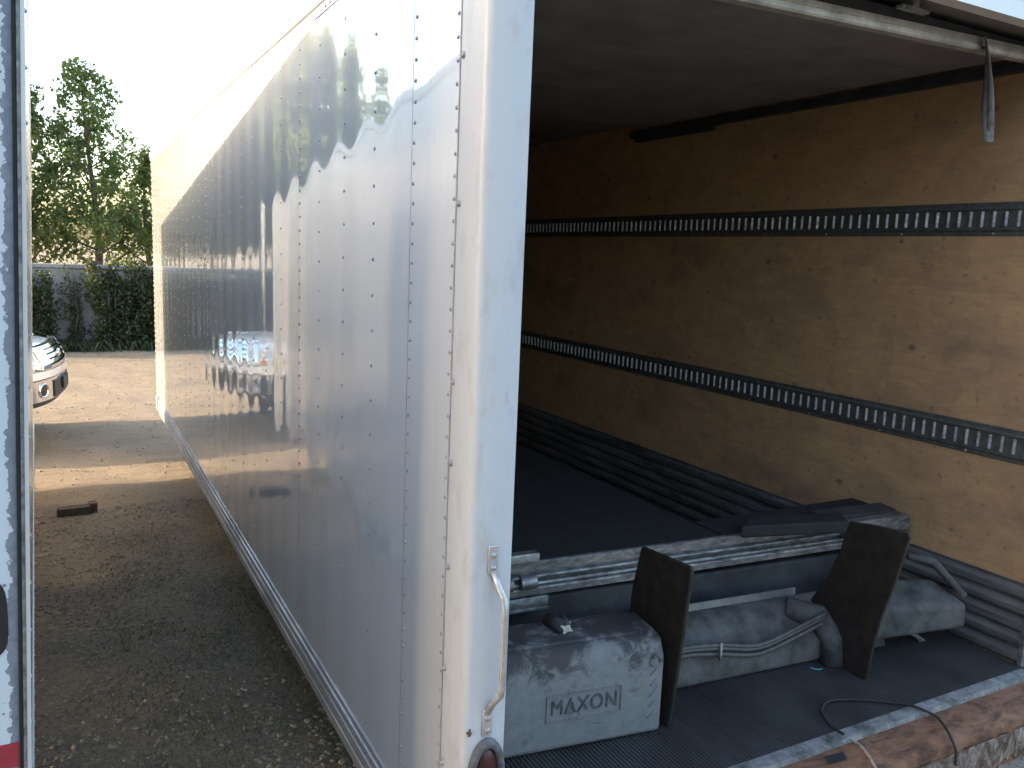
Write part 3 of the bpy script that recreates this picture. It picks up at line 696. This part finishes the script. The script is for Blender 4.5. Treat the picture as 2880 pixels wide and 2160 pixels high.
# side sheets
ye = np.linspace(Y0 + .077, Y1, 6)
for a, c in zip(ye[:-1], ye[1:]):
    lbox(0, .02, a + .0015, c - .0015, .56, 0, -.06).build('side_panel', M['sidewhite'], Lt)
    lbox(WD - .02, WD, a + .0015, c - .0015, .56, 0, -.06).build('side_panel', M['sidewhite'], Lt)
    lbox(.001, .004, a - .0012, a + .0012, .56, 0, -.06).build('panel_joint', M['black'], Lt)
lbox(-.006, .03, Y0 + .077, Y1, .42, .557).build('bottom_rail', M['sidewhite'], Lt)
lbox(WD - .03, WD + .006, Y0 + .077, Y1, .42, .557).build('bottom_rail', M['sidewhite'], Lt)
b = MB(); b.hexa([LP(WD, Y0 + .076, ltop(Y0) - .06), LP(-.006, Y0 + .076, ltop(Y0) - .06), LP(-.006, Y1, ltop(Y1) - .06), LP(WD, Y1, ltop(Y1) - .06), LP(WD, Y0 + .076, ltop(Y0)), LP(-.006, Y0 + .076, ltop(Y0)), LP(-.006, Y1, ltop(Y1)), LP(WD, Y1, ltop(Y1))])
b.build('roof', M['sidewhite'], Lt, bevel=.01)
lbox(.0, WD, Y1 + .001, Y1 + .03, .43, 0, 0).build('front_wall', M['sidewhite'], Lt)
lbox(.03, WD - .03, Y0 + .045, Y1, .43, .50).build('floor', M['beamd'], Lt)
rb = MB()
for y in np.arange(Y0 + .15, Y1, .12):
    rb.dome(LP(-.006, y, .525), (-1 if 0 else 1, 0, 0), .006, .005, 6); rb.dome(LP(-.006, y, .45), (1, 0, 0), .006, .005, 6)
for z in np.arange(.5, 3.3, .11): rb.dome(LP(-.0045, Y0 + .055, z), (1, 0, 0), .005, .004, 6)
tag(rb.build('rivet_rows', M['rivet'], Lt, smooth=True), kind='stuff')
for a in (5.6, 6.1):   # reflective tape, red then white, low on the side
    lbox(-.0075, -.0062, a, a + .27, .465, .515).build('reflective_tape', M['tape'], Lt)
    lbox(-.0075, -.0062, a - .2, a - .005, .465, .515).build('reflective_tape', M['tapew'], Lt)
# things on the rear face
q0, q1 = px(56, 2088, 1, Y0), px(56, 2156, 1, Y0)
MB().box(q0.x - .25, q0.x, Y0 + .0015, Y0 + .0035, q1.z, q0.z).build('reflective_tape', M['tape'], Lt)
h0, h1 = px(16, 1625, 1, Y0), px(16, 1850, 1, Y0); hc = (h0 + h1) / 2; hw = .05; hh = (h0.z - h1.z) / 2
po = []
for k in range(32):
    a = 2 * math.pi * k / 32; ca_, sa_ = math.cos(a), math.sin(a)
    po.append((h0.x - hw + hw * abs(ca_) ** .7 * (1 if ca_ > 0 else -1), Y0 + .001, hc.z + hh * abs(sa_) ** .5 * (1 if sa_ > 0 else -1)))
MB().prism(po, (0, 0, 0), (0, .008, 0)).build('handle_recess', M['black'], Lt)
for y in (3.3, 4.1):
    for u in (.2, WD - .2): wheel(Lt, (lx(y, .3) - u, y, .318), .32, .2, 'x', 'wheel')
    MB().tube([LP(.2, y, .32), LP(WD - .2, y, .32)], .045, 8).build('axle', M['beamd'], Lt, smooth=True)
for u in (.5, WD - .5):
    b = MB(); c0 = LP(u, 6.2, 0); b.box(c0.x - .04, c0.x + .04, 6.16, 6.24, .012, .432); b.box(c0.x - .09, c0.x + .09, 6.1, 6.3, 0, .0125); b.build('landing_leg', M['beamd'], Lt)

# ================================================================== PICKUP (faces right, nose towards the gap)
PH = R_(-8); PO = Vector((-.835, 8.75, 0))
Pk = empty('pickup_truck', PO - Vector((math.cos(PH), math.sin(PH), 0)) * 2.8, 'white pickup truck with chrome grille, nose showing past the peeling trailer', 'pickup')
cP, sP = math.cos(PH), math.sin(PH)
def W(x, y, z): return Vector((PO.x + cP * x - sP * y, PO.y + sP * x + cP * y, z if z < .4 else .4 + (z - .4) * .93))
bow = lambda y: -.27 * (min(abs(y), .99) ** 2.7)
class PB(MB):
    def build(s, *a, **k):
        s.v = [tuple(W(*v)) for v in s.v]; return MB.build(s, *a, **k)
def pmat(k): return M[k]
# lofted body: horizontal outlines bowed at the nose
def outline(z, xf, half, xb=-5.5, rb=.12):
    pts = []
    for k in range(21):
        y = half * (k / 10 - 1); e = abs(y) / half
        x = xf + bow(y) - .16 * max(0, (e - .86) / .14) ** 2
        pts.append((x, y, z))
    pts += [(-1.2, half + .012, z), (-3.6, half + .012, z), (xb + rb, half, z), (xb, half - rb, z), (xb, -half + rb, z), (xb + rb, -half, z), (-3.6, -half - .012, z), (-1.2, -half - .012, z)]
    return pts
def loft(levels, name, mat, parent, cap=True, ang=32):
    b = PB(); rings = [outline(*l) for l in levels]; b.grid([r + r[:1] for r in rings])
    if cap: o = len(b.v); b.v += rings[-1]; b.f.append(tuple(range(o, o + len(rings[-1])))); o = len(b.v); b.v += rings[0]; b.f.append(tuple(range(o, o + len(rings[0])))[::-1])
    return b.build(name, mat, parent, angle=ang)
body = loft([(.52, -.14, .94), (.62, -.12, .965), (.80, -.10, .985), (.93, -.105, .99), (1.02, -.13, .985), (1.08, -.15, .97)], 'body', M['car'], Pk)
# hood: crowned, rolls down over the grille
b = PB(); rows = []
for (x, z, hwid) in ((-.15, 1.085, .93), (-.16, 1.125, .92), (-.20, 1.158, .91), (-.29, 1.182, .90), (-.45, 1.20, .90), (-.9, 1.228, .90), (-1.45, 1.248, .90)):
    rows.append([(x + bow(y_) * (1 if x > -.5 else .3 if x > -1 else 0), y_, z - .05 * (abs(y_) / hwid) ** 3 + (.012 if abs(y_) < .4 else 0)) for y_ in np.linspace(-hwid, hwid, 19)])
b.grid(rows); b.build('hood', M['car'], Pk, smooth=True)
b = PB().box(-1.5, -.45, -.91, -.90, 1.07, 1.16).box(-1.5, -.45, .90, .91, 1.07, 1.16); b.build('fender', M['car'], Pk)
# cab and bed
def trap(name, xb0, xf0, z0, w0, xb1, xf1, z1, w1, mat, bev=.03):
    b = PB(); b.hexa([(xb0, -w0, z0), (xf0, -w0, z0), (xf0, w0, z0), (xb0, w0, z0), (xb1, -w1, z1), (xf1, -w1, z1), (xf1, w1, z1), (xb1, w1, z1)]); return b.build(name, mat, Pk, bevel=bev)
trap('cab', -3.75, -1.42, 1.07, .955, -3.55, -2.05, 1.86, .74, M['car'], .05)
b = PB(); b.add([(-1.455, -.83, 1.20), (-1.455, .83, 1.20), (-2.005, .68, 1.80), (-2.005, -.68, 1.80)], [(0, 1, 2, 3)]); b.v = [(x + .022, y_, z) for x, y_, z in b.v]; b.build('windshield', M['glass'], Pk)
for sy in (-1, 1):
    for xa, xb_, xc, xd in ((-2.50, -1.78, -2.50, -2.10), (-3.45, -2.58, -3.40, -2.58)):
        b = PB(); b.add([(xa, sy * .925, 1.24), (xb_, sy * .925, 1.24), (xd, sy * .772, 1.78), (xc, sy * .772, 1.78)], [(0, 1, 2, 3)]); b.build('side_window', M['glass'], Pk)
    PB().box(-1.75, -1.62, sy * 1.0, sy * 1.19, 1.20, 1.40).build('door_mirror', M['car'], Pk, bevel=.02)
    d = PB().box(-2.54, -2.52, sy * .990, sy * 1.005, .62, 1.20).box(-3.56, -3.55, sy * .990, sy * 1.005, .62, 1.20).box(-1.6, -1.59, sy * .990, sy * 1.005, .62, 1.20).build('door_gap', M['blackp'], Pk)
    for xh in (-2.45, -3.45): PB().box(xh, xh + .18, sy * 1.0, sy * 1.03, 1.06, 1.09).build('door_handle', M['chrome'], Pk, bevel=.006)
    PB().box(-5.46, -3.80, sy * .90, sy * .985, 1.07, 1.30).build('bed_side', M['car'], Pk, bevel=.02)
    PB().box(-5.515, -5.44, sy * .80, sy * .975, .95, 1.28).build('tail_lamp', M['red'], Pk, bevel=.01)
PB().box(-5.5, -5.44, -.79, .79, .80, 1.30).build('tail_gate', M['car'], Pk, bevel=.015)
PB().box(-5.62, -5.46, -.95, .95, .50, .68).build('rear_bumper', M['chrome'], Pk, bevel=.02)
# front: grille with thick chrome bars, headlamps, bumper with fog lamps
fx = lambda z: -.075 - .085 * max(0, (z - .94) / .2) ** 1.3
def patch(ya, yb, za, zb, off, mat, name, parent=Pk, th=.03, ny=9, nz=4, extra=None, bev=0):
    b = PB(); F = lambda y_, z: fx(z) + bow(y_) - (.16 * max(0, (abs(y_) / .985 - .86) / .14) ** 2) + off
    fr_ = [[(F(y_, z), y_, z) for y_ in np.linspace(ya, yb, ny)] for z in np.linspace(za, zb, nz)]
    bk_ = [[(F(y_, z) - th, y_, z) for y_ in np.linspace(ya, yb, ny)] for z in np.linspace(za, zb, nz)]
    b.grid(fr_); b.grid(bk_)
    rim = lambda g: g[0] + [r[-1] for r in g[1:]] + g[-1][::-1][1:] + [r[0] for r in g[::-1][1:-1]]
    a, c = rim(fr_), rim(bk_); b.grid([a + a[:1], c + c[:1]])
    o = b.build(name, mat, parent, angle=40); 
    if bev:
        md = o.modifiers.new('b', 'BEVEL'); md.width = bev; md.segments = 2; md.limit_method = 'ANGLE'
    return o
gr = patch(-.57, .57, .925, 1.135, -.012, M['blackp'], 'grille', th=.04, ny=15)
zs = [.925, .985, 1.04, 1.095, 1.145]
for z in zs:
    patch(-.46, .46, z - .019, z + .019, .045, M['chrome'], 'grille_bar', gr, th=.06, ny=17, nz=3, bev=.006)
for sy in (-1, 1):
    patch(sy * .45, sy * .63, .905, 1.165, .05, M['chrome'], 'grille_surround', gr, th=.07, ny=4, nz=7, bev=.006)
    hl = patch(sy * .66, sy * .93, .935, 1.10, .014, M['lens'], 'headlamp', Pk, th=.03, nz=5)
    patch(sy * .655, sy * .94, .995, 1.003, .018, M['chrome'], 'lamp_divider', hl, th=.02, nz=2)
    patch(sy * .645, sy * .66, .925, 1.115, .03, M['chrome'], 'lamp_trim', hl, th=.04, ny=2, nz=5)
    patch(sy * .85, sy * .93, .945, 1.0, .0165, M['amber'], 'turn_signal', hl, th=.02, nz=2)
bc = W(fx(1.04) + .052, 0, 1.04)
bb = PB()
for (r1, r2, o_) in ((.0, 0, 0),):
    n = 18; rr = [[(fx(1.04) + .045 + dx, .115 * s_ * math.cos(2 * math.pi * k / n), 1.04 + .048 * s_ * math.sin(2 * math.pi * k / n)) for k in range(n + 1)] for dx, s_ in ((0, 1), (.018, .92), (.024, .6), (.026, .02))]
    bb.grid(rr)
bb.build('emblem', M['chrome'], gr, smooth=True)
bu = patch(-.985, .985, .815, .90, .055, M['car'], 'bumper_cover', Pk, th=.10, ny=25, bev=.012)
patch(-.985, .985, .803, .815, .035, M['blackp'], 'bumper_gap', Pk, th=.08, ny=25, nz=2)
bf = patch(-.985, .985, .565, .802, .05, M['chrome'], 'front_bumper', Pk, th=.10, ny=25, nz=5, bev=.015)
patch(-.43, .43, .575, .765, .062, M['blackp'], 'air_intake', bf, th=.05, ny=9)
patch(-.16, .16, .63, .765, .085, M['blackp'], 'plate_holder', bf, th=.02, ny=3, nz=2)
patch(-.80, .80, .50, .56, .0, M['blackp'], 'air_dam', Pk, th=.06, ny=15)
for sy in (-1, 1):
    yc, zc_ = sy * .66, .685; n = 20; fb = PB()
    F = lambda y_, z: fx(z) + bow(y_) + .052
    fb.grid([[(F(yc + r * math.cos(2 * math.pi * k / n), zc_) + o_, yc + r * math.cos(2 * math.pi * k / n), zc_ + r * math.sin(2 * math.pi * k / n)) for k in range(n + 1)] for r, o_ in ((.082, .0), (.080, .012), (.068, .012), (.062, .002), (.061, .001))])
    fb.build('fog_lamp_ring', M['chrome'], bf, smooth=True)
    fb = PB(); fb.grid([[(F(yc + r * math.cos(2 * math.pi * k / n), zc_) + .004, yc + r * math.cos(2 * math.pi * k / n), zc_ + r * math.sin(2 * math.pi * k / n)) for k in range(n + 1)] for r in (.0625, .03, .001)])
    fb.build('fog_lamp', M['glass'], bf, smooth=True)
for x in (-1.0, -4.5):
    for sy in (-1, 1):
        c = W(x, sy * .86, .38)
        t = wheel(Pk, (0, 0, 0), .38, .26, 'y', 'wheel')
        t.location = c - wloc(Pk); t.rotation_euler = (0, 0, PH)
        b = PB()
        b.grid([[(x + r * math.cos(a), sy * o_, .38 + r * math.sin(a)) for a in np.linspace(-.15, math.pi + .15, 17)] for r, o_ in ((.45, 1.0), (.45, 1.015), (.405, 1.015), (.405, .99))])
        b.build('wheel_arch', M['blackp'], Pk, smooth=True)
PB().box(-5.3, -.4, -.6, .6, .36, .53).build('underbody', M['blackp'], Pk)

# ================================================================== YARD WALL, FENCE, TREES, WEEDS
WY, WH = 17.6, 1.70
Wl = empty('boundary_wall', (0, WY, 0), 'weathered white boundary wall overgrown with ivy behind the yard', 'wall')
for k in range(-8, 6):
    x0 = k * 2.4 + .3
    MB().box(x0 + .006, x0 + 2.394, WY, WY + .18, -.1, WH - .06).build('wall_panel', M['wall'], Wl)
    MB().box(x0 + .002, x0 + 2.398, WY - .035, WY + .215, WH - .06, WH + .02).build('coping', M['wall'], Wl, bevel=.01)
MB().box(-18.9, 14.7, WY - .03, WY - .001, -.1, .30).build('wall_plinth', M['wall'], Wl)

def leaf_cloud(centres, radii, n_each, size, droop=.0):
    """small diamond leaves spread in clumps; returns verts, faces"""
    V = []; 
    for c, r, n in zip(centres, radii, n_each):
        d = rng.normal(size=(n, 3)); d /= np.linalg.norm(d, axis=1)[:, None]
        rad = rng.random(n) ** .45
        V.append(np.array(c) + d * rad[:, None] * np.array(r))
    P_ = np.concatenate(V); n = len(P_)
    a = rng.normal(size=(n, 3)); a /= np.linalg.norm(a, axis=1)[:, None]
    b = np.cross(a, rng.normal(size=(n, 3))); b /= np.linalg.norm(b, axis=1)[:, None]
    s_ = size * rng.uniform(.6, 1.25, n)[:, None]
    nrm = np.cross(a, b) * s_ * .15
    q = np.stack([P_ - a * s_ * .5, P_ + b * s_ * .40 + nrm, P_ + a * s_ * .55, P_ - b * s_ * .40 + nrm], 1)
    return q.reshape(-1, 3), np.arange(n * 4).reshape(-1, 4)
def tree(name, base, height, spread, label, leafm='leaf', leaves=9000, size=.10, lean=(0, 0), cat='tree', group=None, low=.25, dens=1.0, nb=26, clump=.36):
    base = np.array(base, float); t = empty(name, tuple(base), label, cat, group)
    b = MB(); n = 9; axis = []
    for k in range(n + 1):
        u = k / n; axis.append(base + np.array([lean[0] * u + .10 * math.sin(u * 5 + base[0]), lean[1] * u + .08 * math.cos(u * 4), height * .97 * u]))
    r0 = .016 * height + .02
    b.tube([Vector(p) for p in axis], [r0 * (1 - .93 * k / n) for k in range(n + 1)], 8)
    cs, rs, ns = [], [], []
    for k in range(nb):
        u = low + (1 - low) * (k + rng.random()) / nb; i = min(int(u * n), n - 1); f = u * n - i; p = axis[i] * (1 - f) + axis[i + 1] * f
        reach = spread * (1.05 - .85 * ((u - low) / (1 - low)) ** 1.2) * rng.uniform(.55, 1.1)
        az = k * 2.399 + rng.uniform(-.4, .4); rise = rng.uniform(.5, 1.15) * reach
        pts = [p, p + np.array([math.cos(az) * reach * .5, math.sin(az) * reach * .5, rise * .35]), p + np.array([math.cos(az) * reach, math.sin(az) * reach, rise])]
        b.tube([Vector(q) for q in pts], [r0 * .34 * (1.1 - u), r0 * .2 * (1.1 - u) + .004, .004], 5)
        for w_ in (.45, .75, 1.0):
            q = pts[0] * (1 - w_) + pts[2] * w_ + rng.normal(0, .08 * spread, 3)
            rr = clump * spread * rng.uniform(.6, 1.15) * (.6 + .5 * w_) * (1.1 - .5 * u); cs.append(q); rs.append((rr, rr, rr * rng.uniform(.8, 1.4))); ns.append(rr ** 2)
    cs.append(axis[-1]); rs.append((.12 * spread, .12 * spread, .3 * spread)); ns.append((.2 * spread) ** 2)
    ns = np.array(ns); ns = np.maximum(12, (ns / ns.sum() * leaves)).astype(int)
    tr_ = b.build('trunk', M['bark'], t, base=tuple(base), smooth=True)
    v, f = leaf_cloud(cs, rs, ns, size); v = v - base
    o = bpy.data.objects.new('crown', np_mesh('crown', v, f, M[leafm])); COL.objects.link(o); o.parent = t
    return t
tg = 'poplars behind the wall'
tree('poplar_tree', (-.15, 19.6, 0), 5.95, 1.35, 'tallest poplar in the gap, its forked trunk showing through thin leaves', leaves=6800, size=.095, lean=(-.05, 0), group=tg, nb=34, clump=.30)
tree('poplar_tree', (-1.55, 19.9, 0), 5.55, 1.15, 'dense poplar left of the forked one, beside the peeling trailer edge', leaves=6200, size=.095, lean=(.12, 0), group=tg, nb=32, clump=.33)
tree('poplar_tree', (1.05, 20.3, 0), 4.35, 1.0, 'shorter poplar right of the forked one, at the open trailer corner', leaves=3900, size=.095, group=tg, nb=24, clump=.33)
for x_, y_, h_, sp_, lab in ((-2.7, 20.2, 6.9, 1.5, 'first tall poplar left of the gap, mirrored in the glossy trailer side'), (-3.7, 19.8, 7.6, 1.6, 'second tall poplar left of the gap, mirrored in the glossy trailer side'),
                             (-4.8, 20.5, 8.0, 1.6, 'third and tallest poplar left of the gap, mirrored in the trailer side'), (-5.7, 20.0, 7.2, 1.3, 'leftmost poplar mirrored in the glossy trailer side')):
    tree('poplar_tree', (x_, y_, 0), h_, sp_, lab, leaves=11000, size=.15, group=tg, nb=30, clump=.38)
tree('poplar_tree', (2.6, 20.5, 0), 4.6, 1.2, 'poplar hidden behind the open cargo trailer', leaves=5000, size=.13, group=tg, nb=20, clump=.4)
# ivy and shrubs against the wall
sg = 'dark shrubs against the wall'
def shrub(x, y, w, h, label, leaves, size=.06, name='ivy_shrub'):
    t = empty(name, (x, y, 0), label, 'shrub', sg); b = MB(); cs, rs, ns = [], [], []
    for k in range(9):
        a = rng.uniform(-1, 1); top_ = np.array([x + a * w * .8, y + rng.uniform(-.1, .1), h * rng.uniform(.55, 1.0)])
        b.tube([(x + a * .15, y, 0), (x + a * w * .5 + rng.normal(0, .05), y + rng.normal(0, .05), top_[2] * .5), tuple(top_)], [.022, .015, .004], 5)
        for u in (.25, .5, .75, .95):
            cs.append(np.array([x + a * w * (.3 + .6 * u) + rng.normal(0, .12), y + rng.normal(0, .07), top_[2] * u])); rs.append((w * rng.uniform(.2, .42), .17, h * rng.uniform(.10, .20))); ns.append(int(leaves * 1.5) // 36)
    b.build('stem', M['bark'], t, base=(x, y, 0), smooth=True)
    v, f = leaf_cloud(cs, rs, ns, size); v[:, 1] = np.minimum(v[:, 1], WY - .04); v[:, 2] = np.maximum(v[:, 2], .02); v -= np.array((x, y, 0))
    o = bpy.data.objects.new('foliage', np_mesh('foliage', v, f, M['ivy'])); COL.objects.link(o); o.parent = t
shrub(-1.35, 17.25, .50, 1.75, 'dark leafy shrub on the wall right behind the pickup nose', 3800)
shrub(-.55, 17.42, .26, 1.75, 'thin straggling vine crossing the bare white wall patch', 420)
shrub(.05, 17.2, .42, 1.9, 'dark shrub against the wall below the tallest poplar', 3600)
shrub(.42, 17.3, .30, 1.5, 'dark shrub filling the wall between the two tallest shrubs', 3000)
shrub(.72, 17.2, .55, 1.75, 'dense dark shrub against the wall at the open trailer corner', 4600)
shrub(1.7, 17.2, .6, 1.9, 'dark shrub on the wall hidden by the open trailer', 2600)
for x in (-2.5, -3.6, -4.8): shrub(x, 17.15, .65, 1.9, {-2.5: 'first', -3.6: 'second', -4.8: 'third'}[x] + ' wall shrub left of the pickup nose, mirrored in the trailer', 2800)
# low weeds along the wall foot and in the near gravel
def blades(n, xf, yf, hmin, hmax, wid):
    x = xf(n); y = yf(n); h = rng.uniform(hmin, hmax, n); a = rng.uniform(0, 6.28, n); l = rng.uniform(.2, .9, n) * h; aa = rng.uniform(0, 6.28, n)
    b0 = np.stack([x, y, hgt(x, y) - .002], 1); dx = np.stack([np.cos(a), np.sin(a), 0 * a], 1) * wid
    tp = b0 + np.stack([np.cos(aa) * l, np.sin(aa) * l, h], 1)
    md = (b0 + tp) / 2 + np.stack([0 * h, 0 * h, h * .12], 1)
    v = np.stack([b0 - dx * .6, b0 + dx * .6, md + dx, tp, md - dx], 1).reshape(-1, 3)
    k = np.arange(n)[:, None] * 5
    return v, np.concatenate([k + np.array([[0, 1, 2, 4]]), k + np.array([[4, 2, 3, 3]])])[:, :]
def blade_mesh(name, sets, mat):
    vs, fs, o = [], [], 0
    for v, f in sets: vs.append(v); fs.append(f + o); o += len(v)
    v = np.concatenate(vs); f = np.concatenate(fs); me = bpy.data.meshes.new(name)
    me.from_pydata(v.tolist(), [], [tuple(dict.fromkeys(q)) for q in f.tolist()]); me.materials.append(mat)
    return me
o = bpy.data.objects.new('wall_weeds', blade_mesh('wall_weeds', [blades(9000, lambda n: rng.uniform(-7, 5, n), lambda n: 17.5 - np.abs(rng.normal(0, .30, n)), .04, .28, .013)], M['ivy'])); COL.objects.link(o)
tag(o, 'dark weeds along the foot of the white wall', kind='stuff')
cl = [(-.35, 2.2), (-.18, 2.9), (-.5, 3.3), (.05, 3.6), (-.62, 2.5), (-.1, 2.1), (-.45, 4.2), (.15, 2.6), (-.3, 5.0), (-.7, 3.9), (.1, 4.6), (-.25, 1.75), (.3, 2.0), (-.55, 1.9), (-.05, 3.1), (.25, 3.3), (-.4, 2.7)]
sets = []
for cx_, cy_ in cl:
    nb_ = int(rng.integers(150, 380)); sets.append(blades(nb_, lambda n: rng.normal(cx_, .13, n), lambda n: rng.normal(cy_, .16, n), .008, .028, .003))
sets.append(blades(3000, lambda n: rng.uniform(-.85, 2.6, n), lambda n: rng.uniform(-1.6, 5.5, n), .005, .018, .0025))
o = bpy.data.objects.new('ground_weeds', blade_mesh('ground_weeds', sets, M['weed'])); COL.objects.link(o)
tag(o, 'small weeds sprouting in the gravel between the trailers', kind='stuff')
# loose gravel, real stones
bm = bmesh.new(); bmesh.ops.create_icosphere(bm, subdivisions=1, radius=1); iv = np.array([v.co[:] for v in bm.verts]); itf = np.array([[v.index for v in f.verts] for f in bm.faces]); bm.free()
def stones(n, xf, yf, smin, smax):
    x, y = xf(n), yf(n); s_ = smin + (smax - smin) * rng.random(n) ** 3.2
    jit = iv[None] * (1 + rng.normal(0, .16, (n, len(iv), 1))); sc = np.stack([s_ * rng.uniform(.8, 1.5, n), s_ * rng.uniform(.7, 1.2, n), s_ * rng.uniform(.4, .75, n)], 1)
    v = jit * sc[:, None]; a = rng.uniform(0, 6.28, n); c_, s2 = np.cos(a)[:, None], np.sin(a)[:, None]
    v = np.stack([v[..., 0] * c_ - v[..., 1] * s2, v[..., 0] * s2 + v[..., 1] * c_, v[..., 2]], -1)
    v += np.stack([x, y, hgt(x, y) + sc[:, 2] * .35], 1)[:, None]
    return v.reshape(-1, 3), (itf[None] + np.arange(n)[:, None, None] * len(iv)).reshape(-1, 3)
S1 = stones(15000, lambda n: rng.uniform(-1.15, .9, n), lambda n: 1.3 + 4.6 * rng.random(n) ** 1.5, .0035, .0155)
S2 = stones(3000, lambda n: rng.uniform(-1.5, .9, n), lambda n: rng.uniform(5, 17, n), .004, .015)
S3 = stones(2500, lambda n: rng.uniform(.5, 3.2, n), lambda n: rng.uniform(-1.5, .2, n), .004, .016)
vs, fs, o_ = [], [], 0
for v, f in (S1, S2, S3): vs.append(v); fs.append(f + o_); o_ += len(v)
o = bpy.data.objects.new('loose_gravel', np_mesh('loose_gravel', np.concatenate(vs), np.concatenate(fs), M['stone'])); COL.objects.link(o)
tag(o, 'loose grey gravel strewn over the yard', kind='stuff')
# timber offcut
w0, w1 = px(160, 1456, 2, 0), px(277, 1442, 2, 0)
ud = (w1 - w0).normalized(); un = Vector((-ud.y, ud.x, 0))
b = MB(); Lw = (w1 - w0).length
def wp(a, q, c): return w0 + ud * a + un * q + Vector((0, 0, c))
b.hexa([wp(a, q, c) for c in (.0, .062) for a, q in ((0, 0), (Lw * .80, -.004), (Lw * .79, .10), (.01, .10))])
b.hexa([wp(a, q, c) for c in (.004, .076) for a, q in ((Lw * .81, .02), (Lw, .035), (Lw * .98, .12), (Lw * .80, .12))])
tag(b.build('timber_block', M['wood'], None, base=tuple(w0), bevel=.005), 'dark brown timber offcut lying on the shaded gravel', 'timber')

# unseen building added left of and behind the camera to shade the trailer rears
Wh = empty('shade_block', (-16, -12, 0), 'grey metal-clad block added out of frame behind the camera to shade the trailers', 'shade blocker')
wm = plain('grey_metal_cladding', (.16, .165, .17), .6, .2, .15, 2)
for k in range(12):
    y = -24 + k * 1.95
    MB().box(-7.02, -6.9, y + .01, y + 1.94, 0, 5.6).build('shade_block_panel', wm, Wh)
MB().box(-26, -7.03, -24, -.6, 0, 5.5).build('wall', wm, Wh)
MB().hexa([(-26.3, -24.3, 5.51), (-6.6, -24.3, 5.61), (-6.6, -.3, 5.61), (-26.3, -.3, 5.51), (-26.3, -24.3, 5.7), (-6.6, -24.3, 5.8), (-6.6, -.3, 5.8), (-26.3, -.3, 5.7)]).build('roof', M['beamd'], Wh)
for y in (-20, -13, -6):
    d = MB().box(-6.9, -6.86, y, y + 3, 0, 3.4).build('shade_block_door', M['door'], Wh)
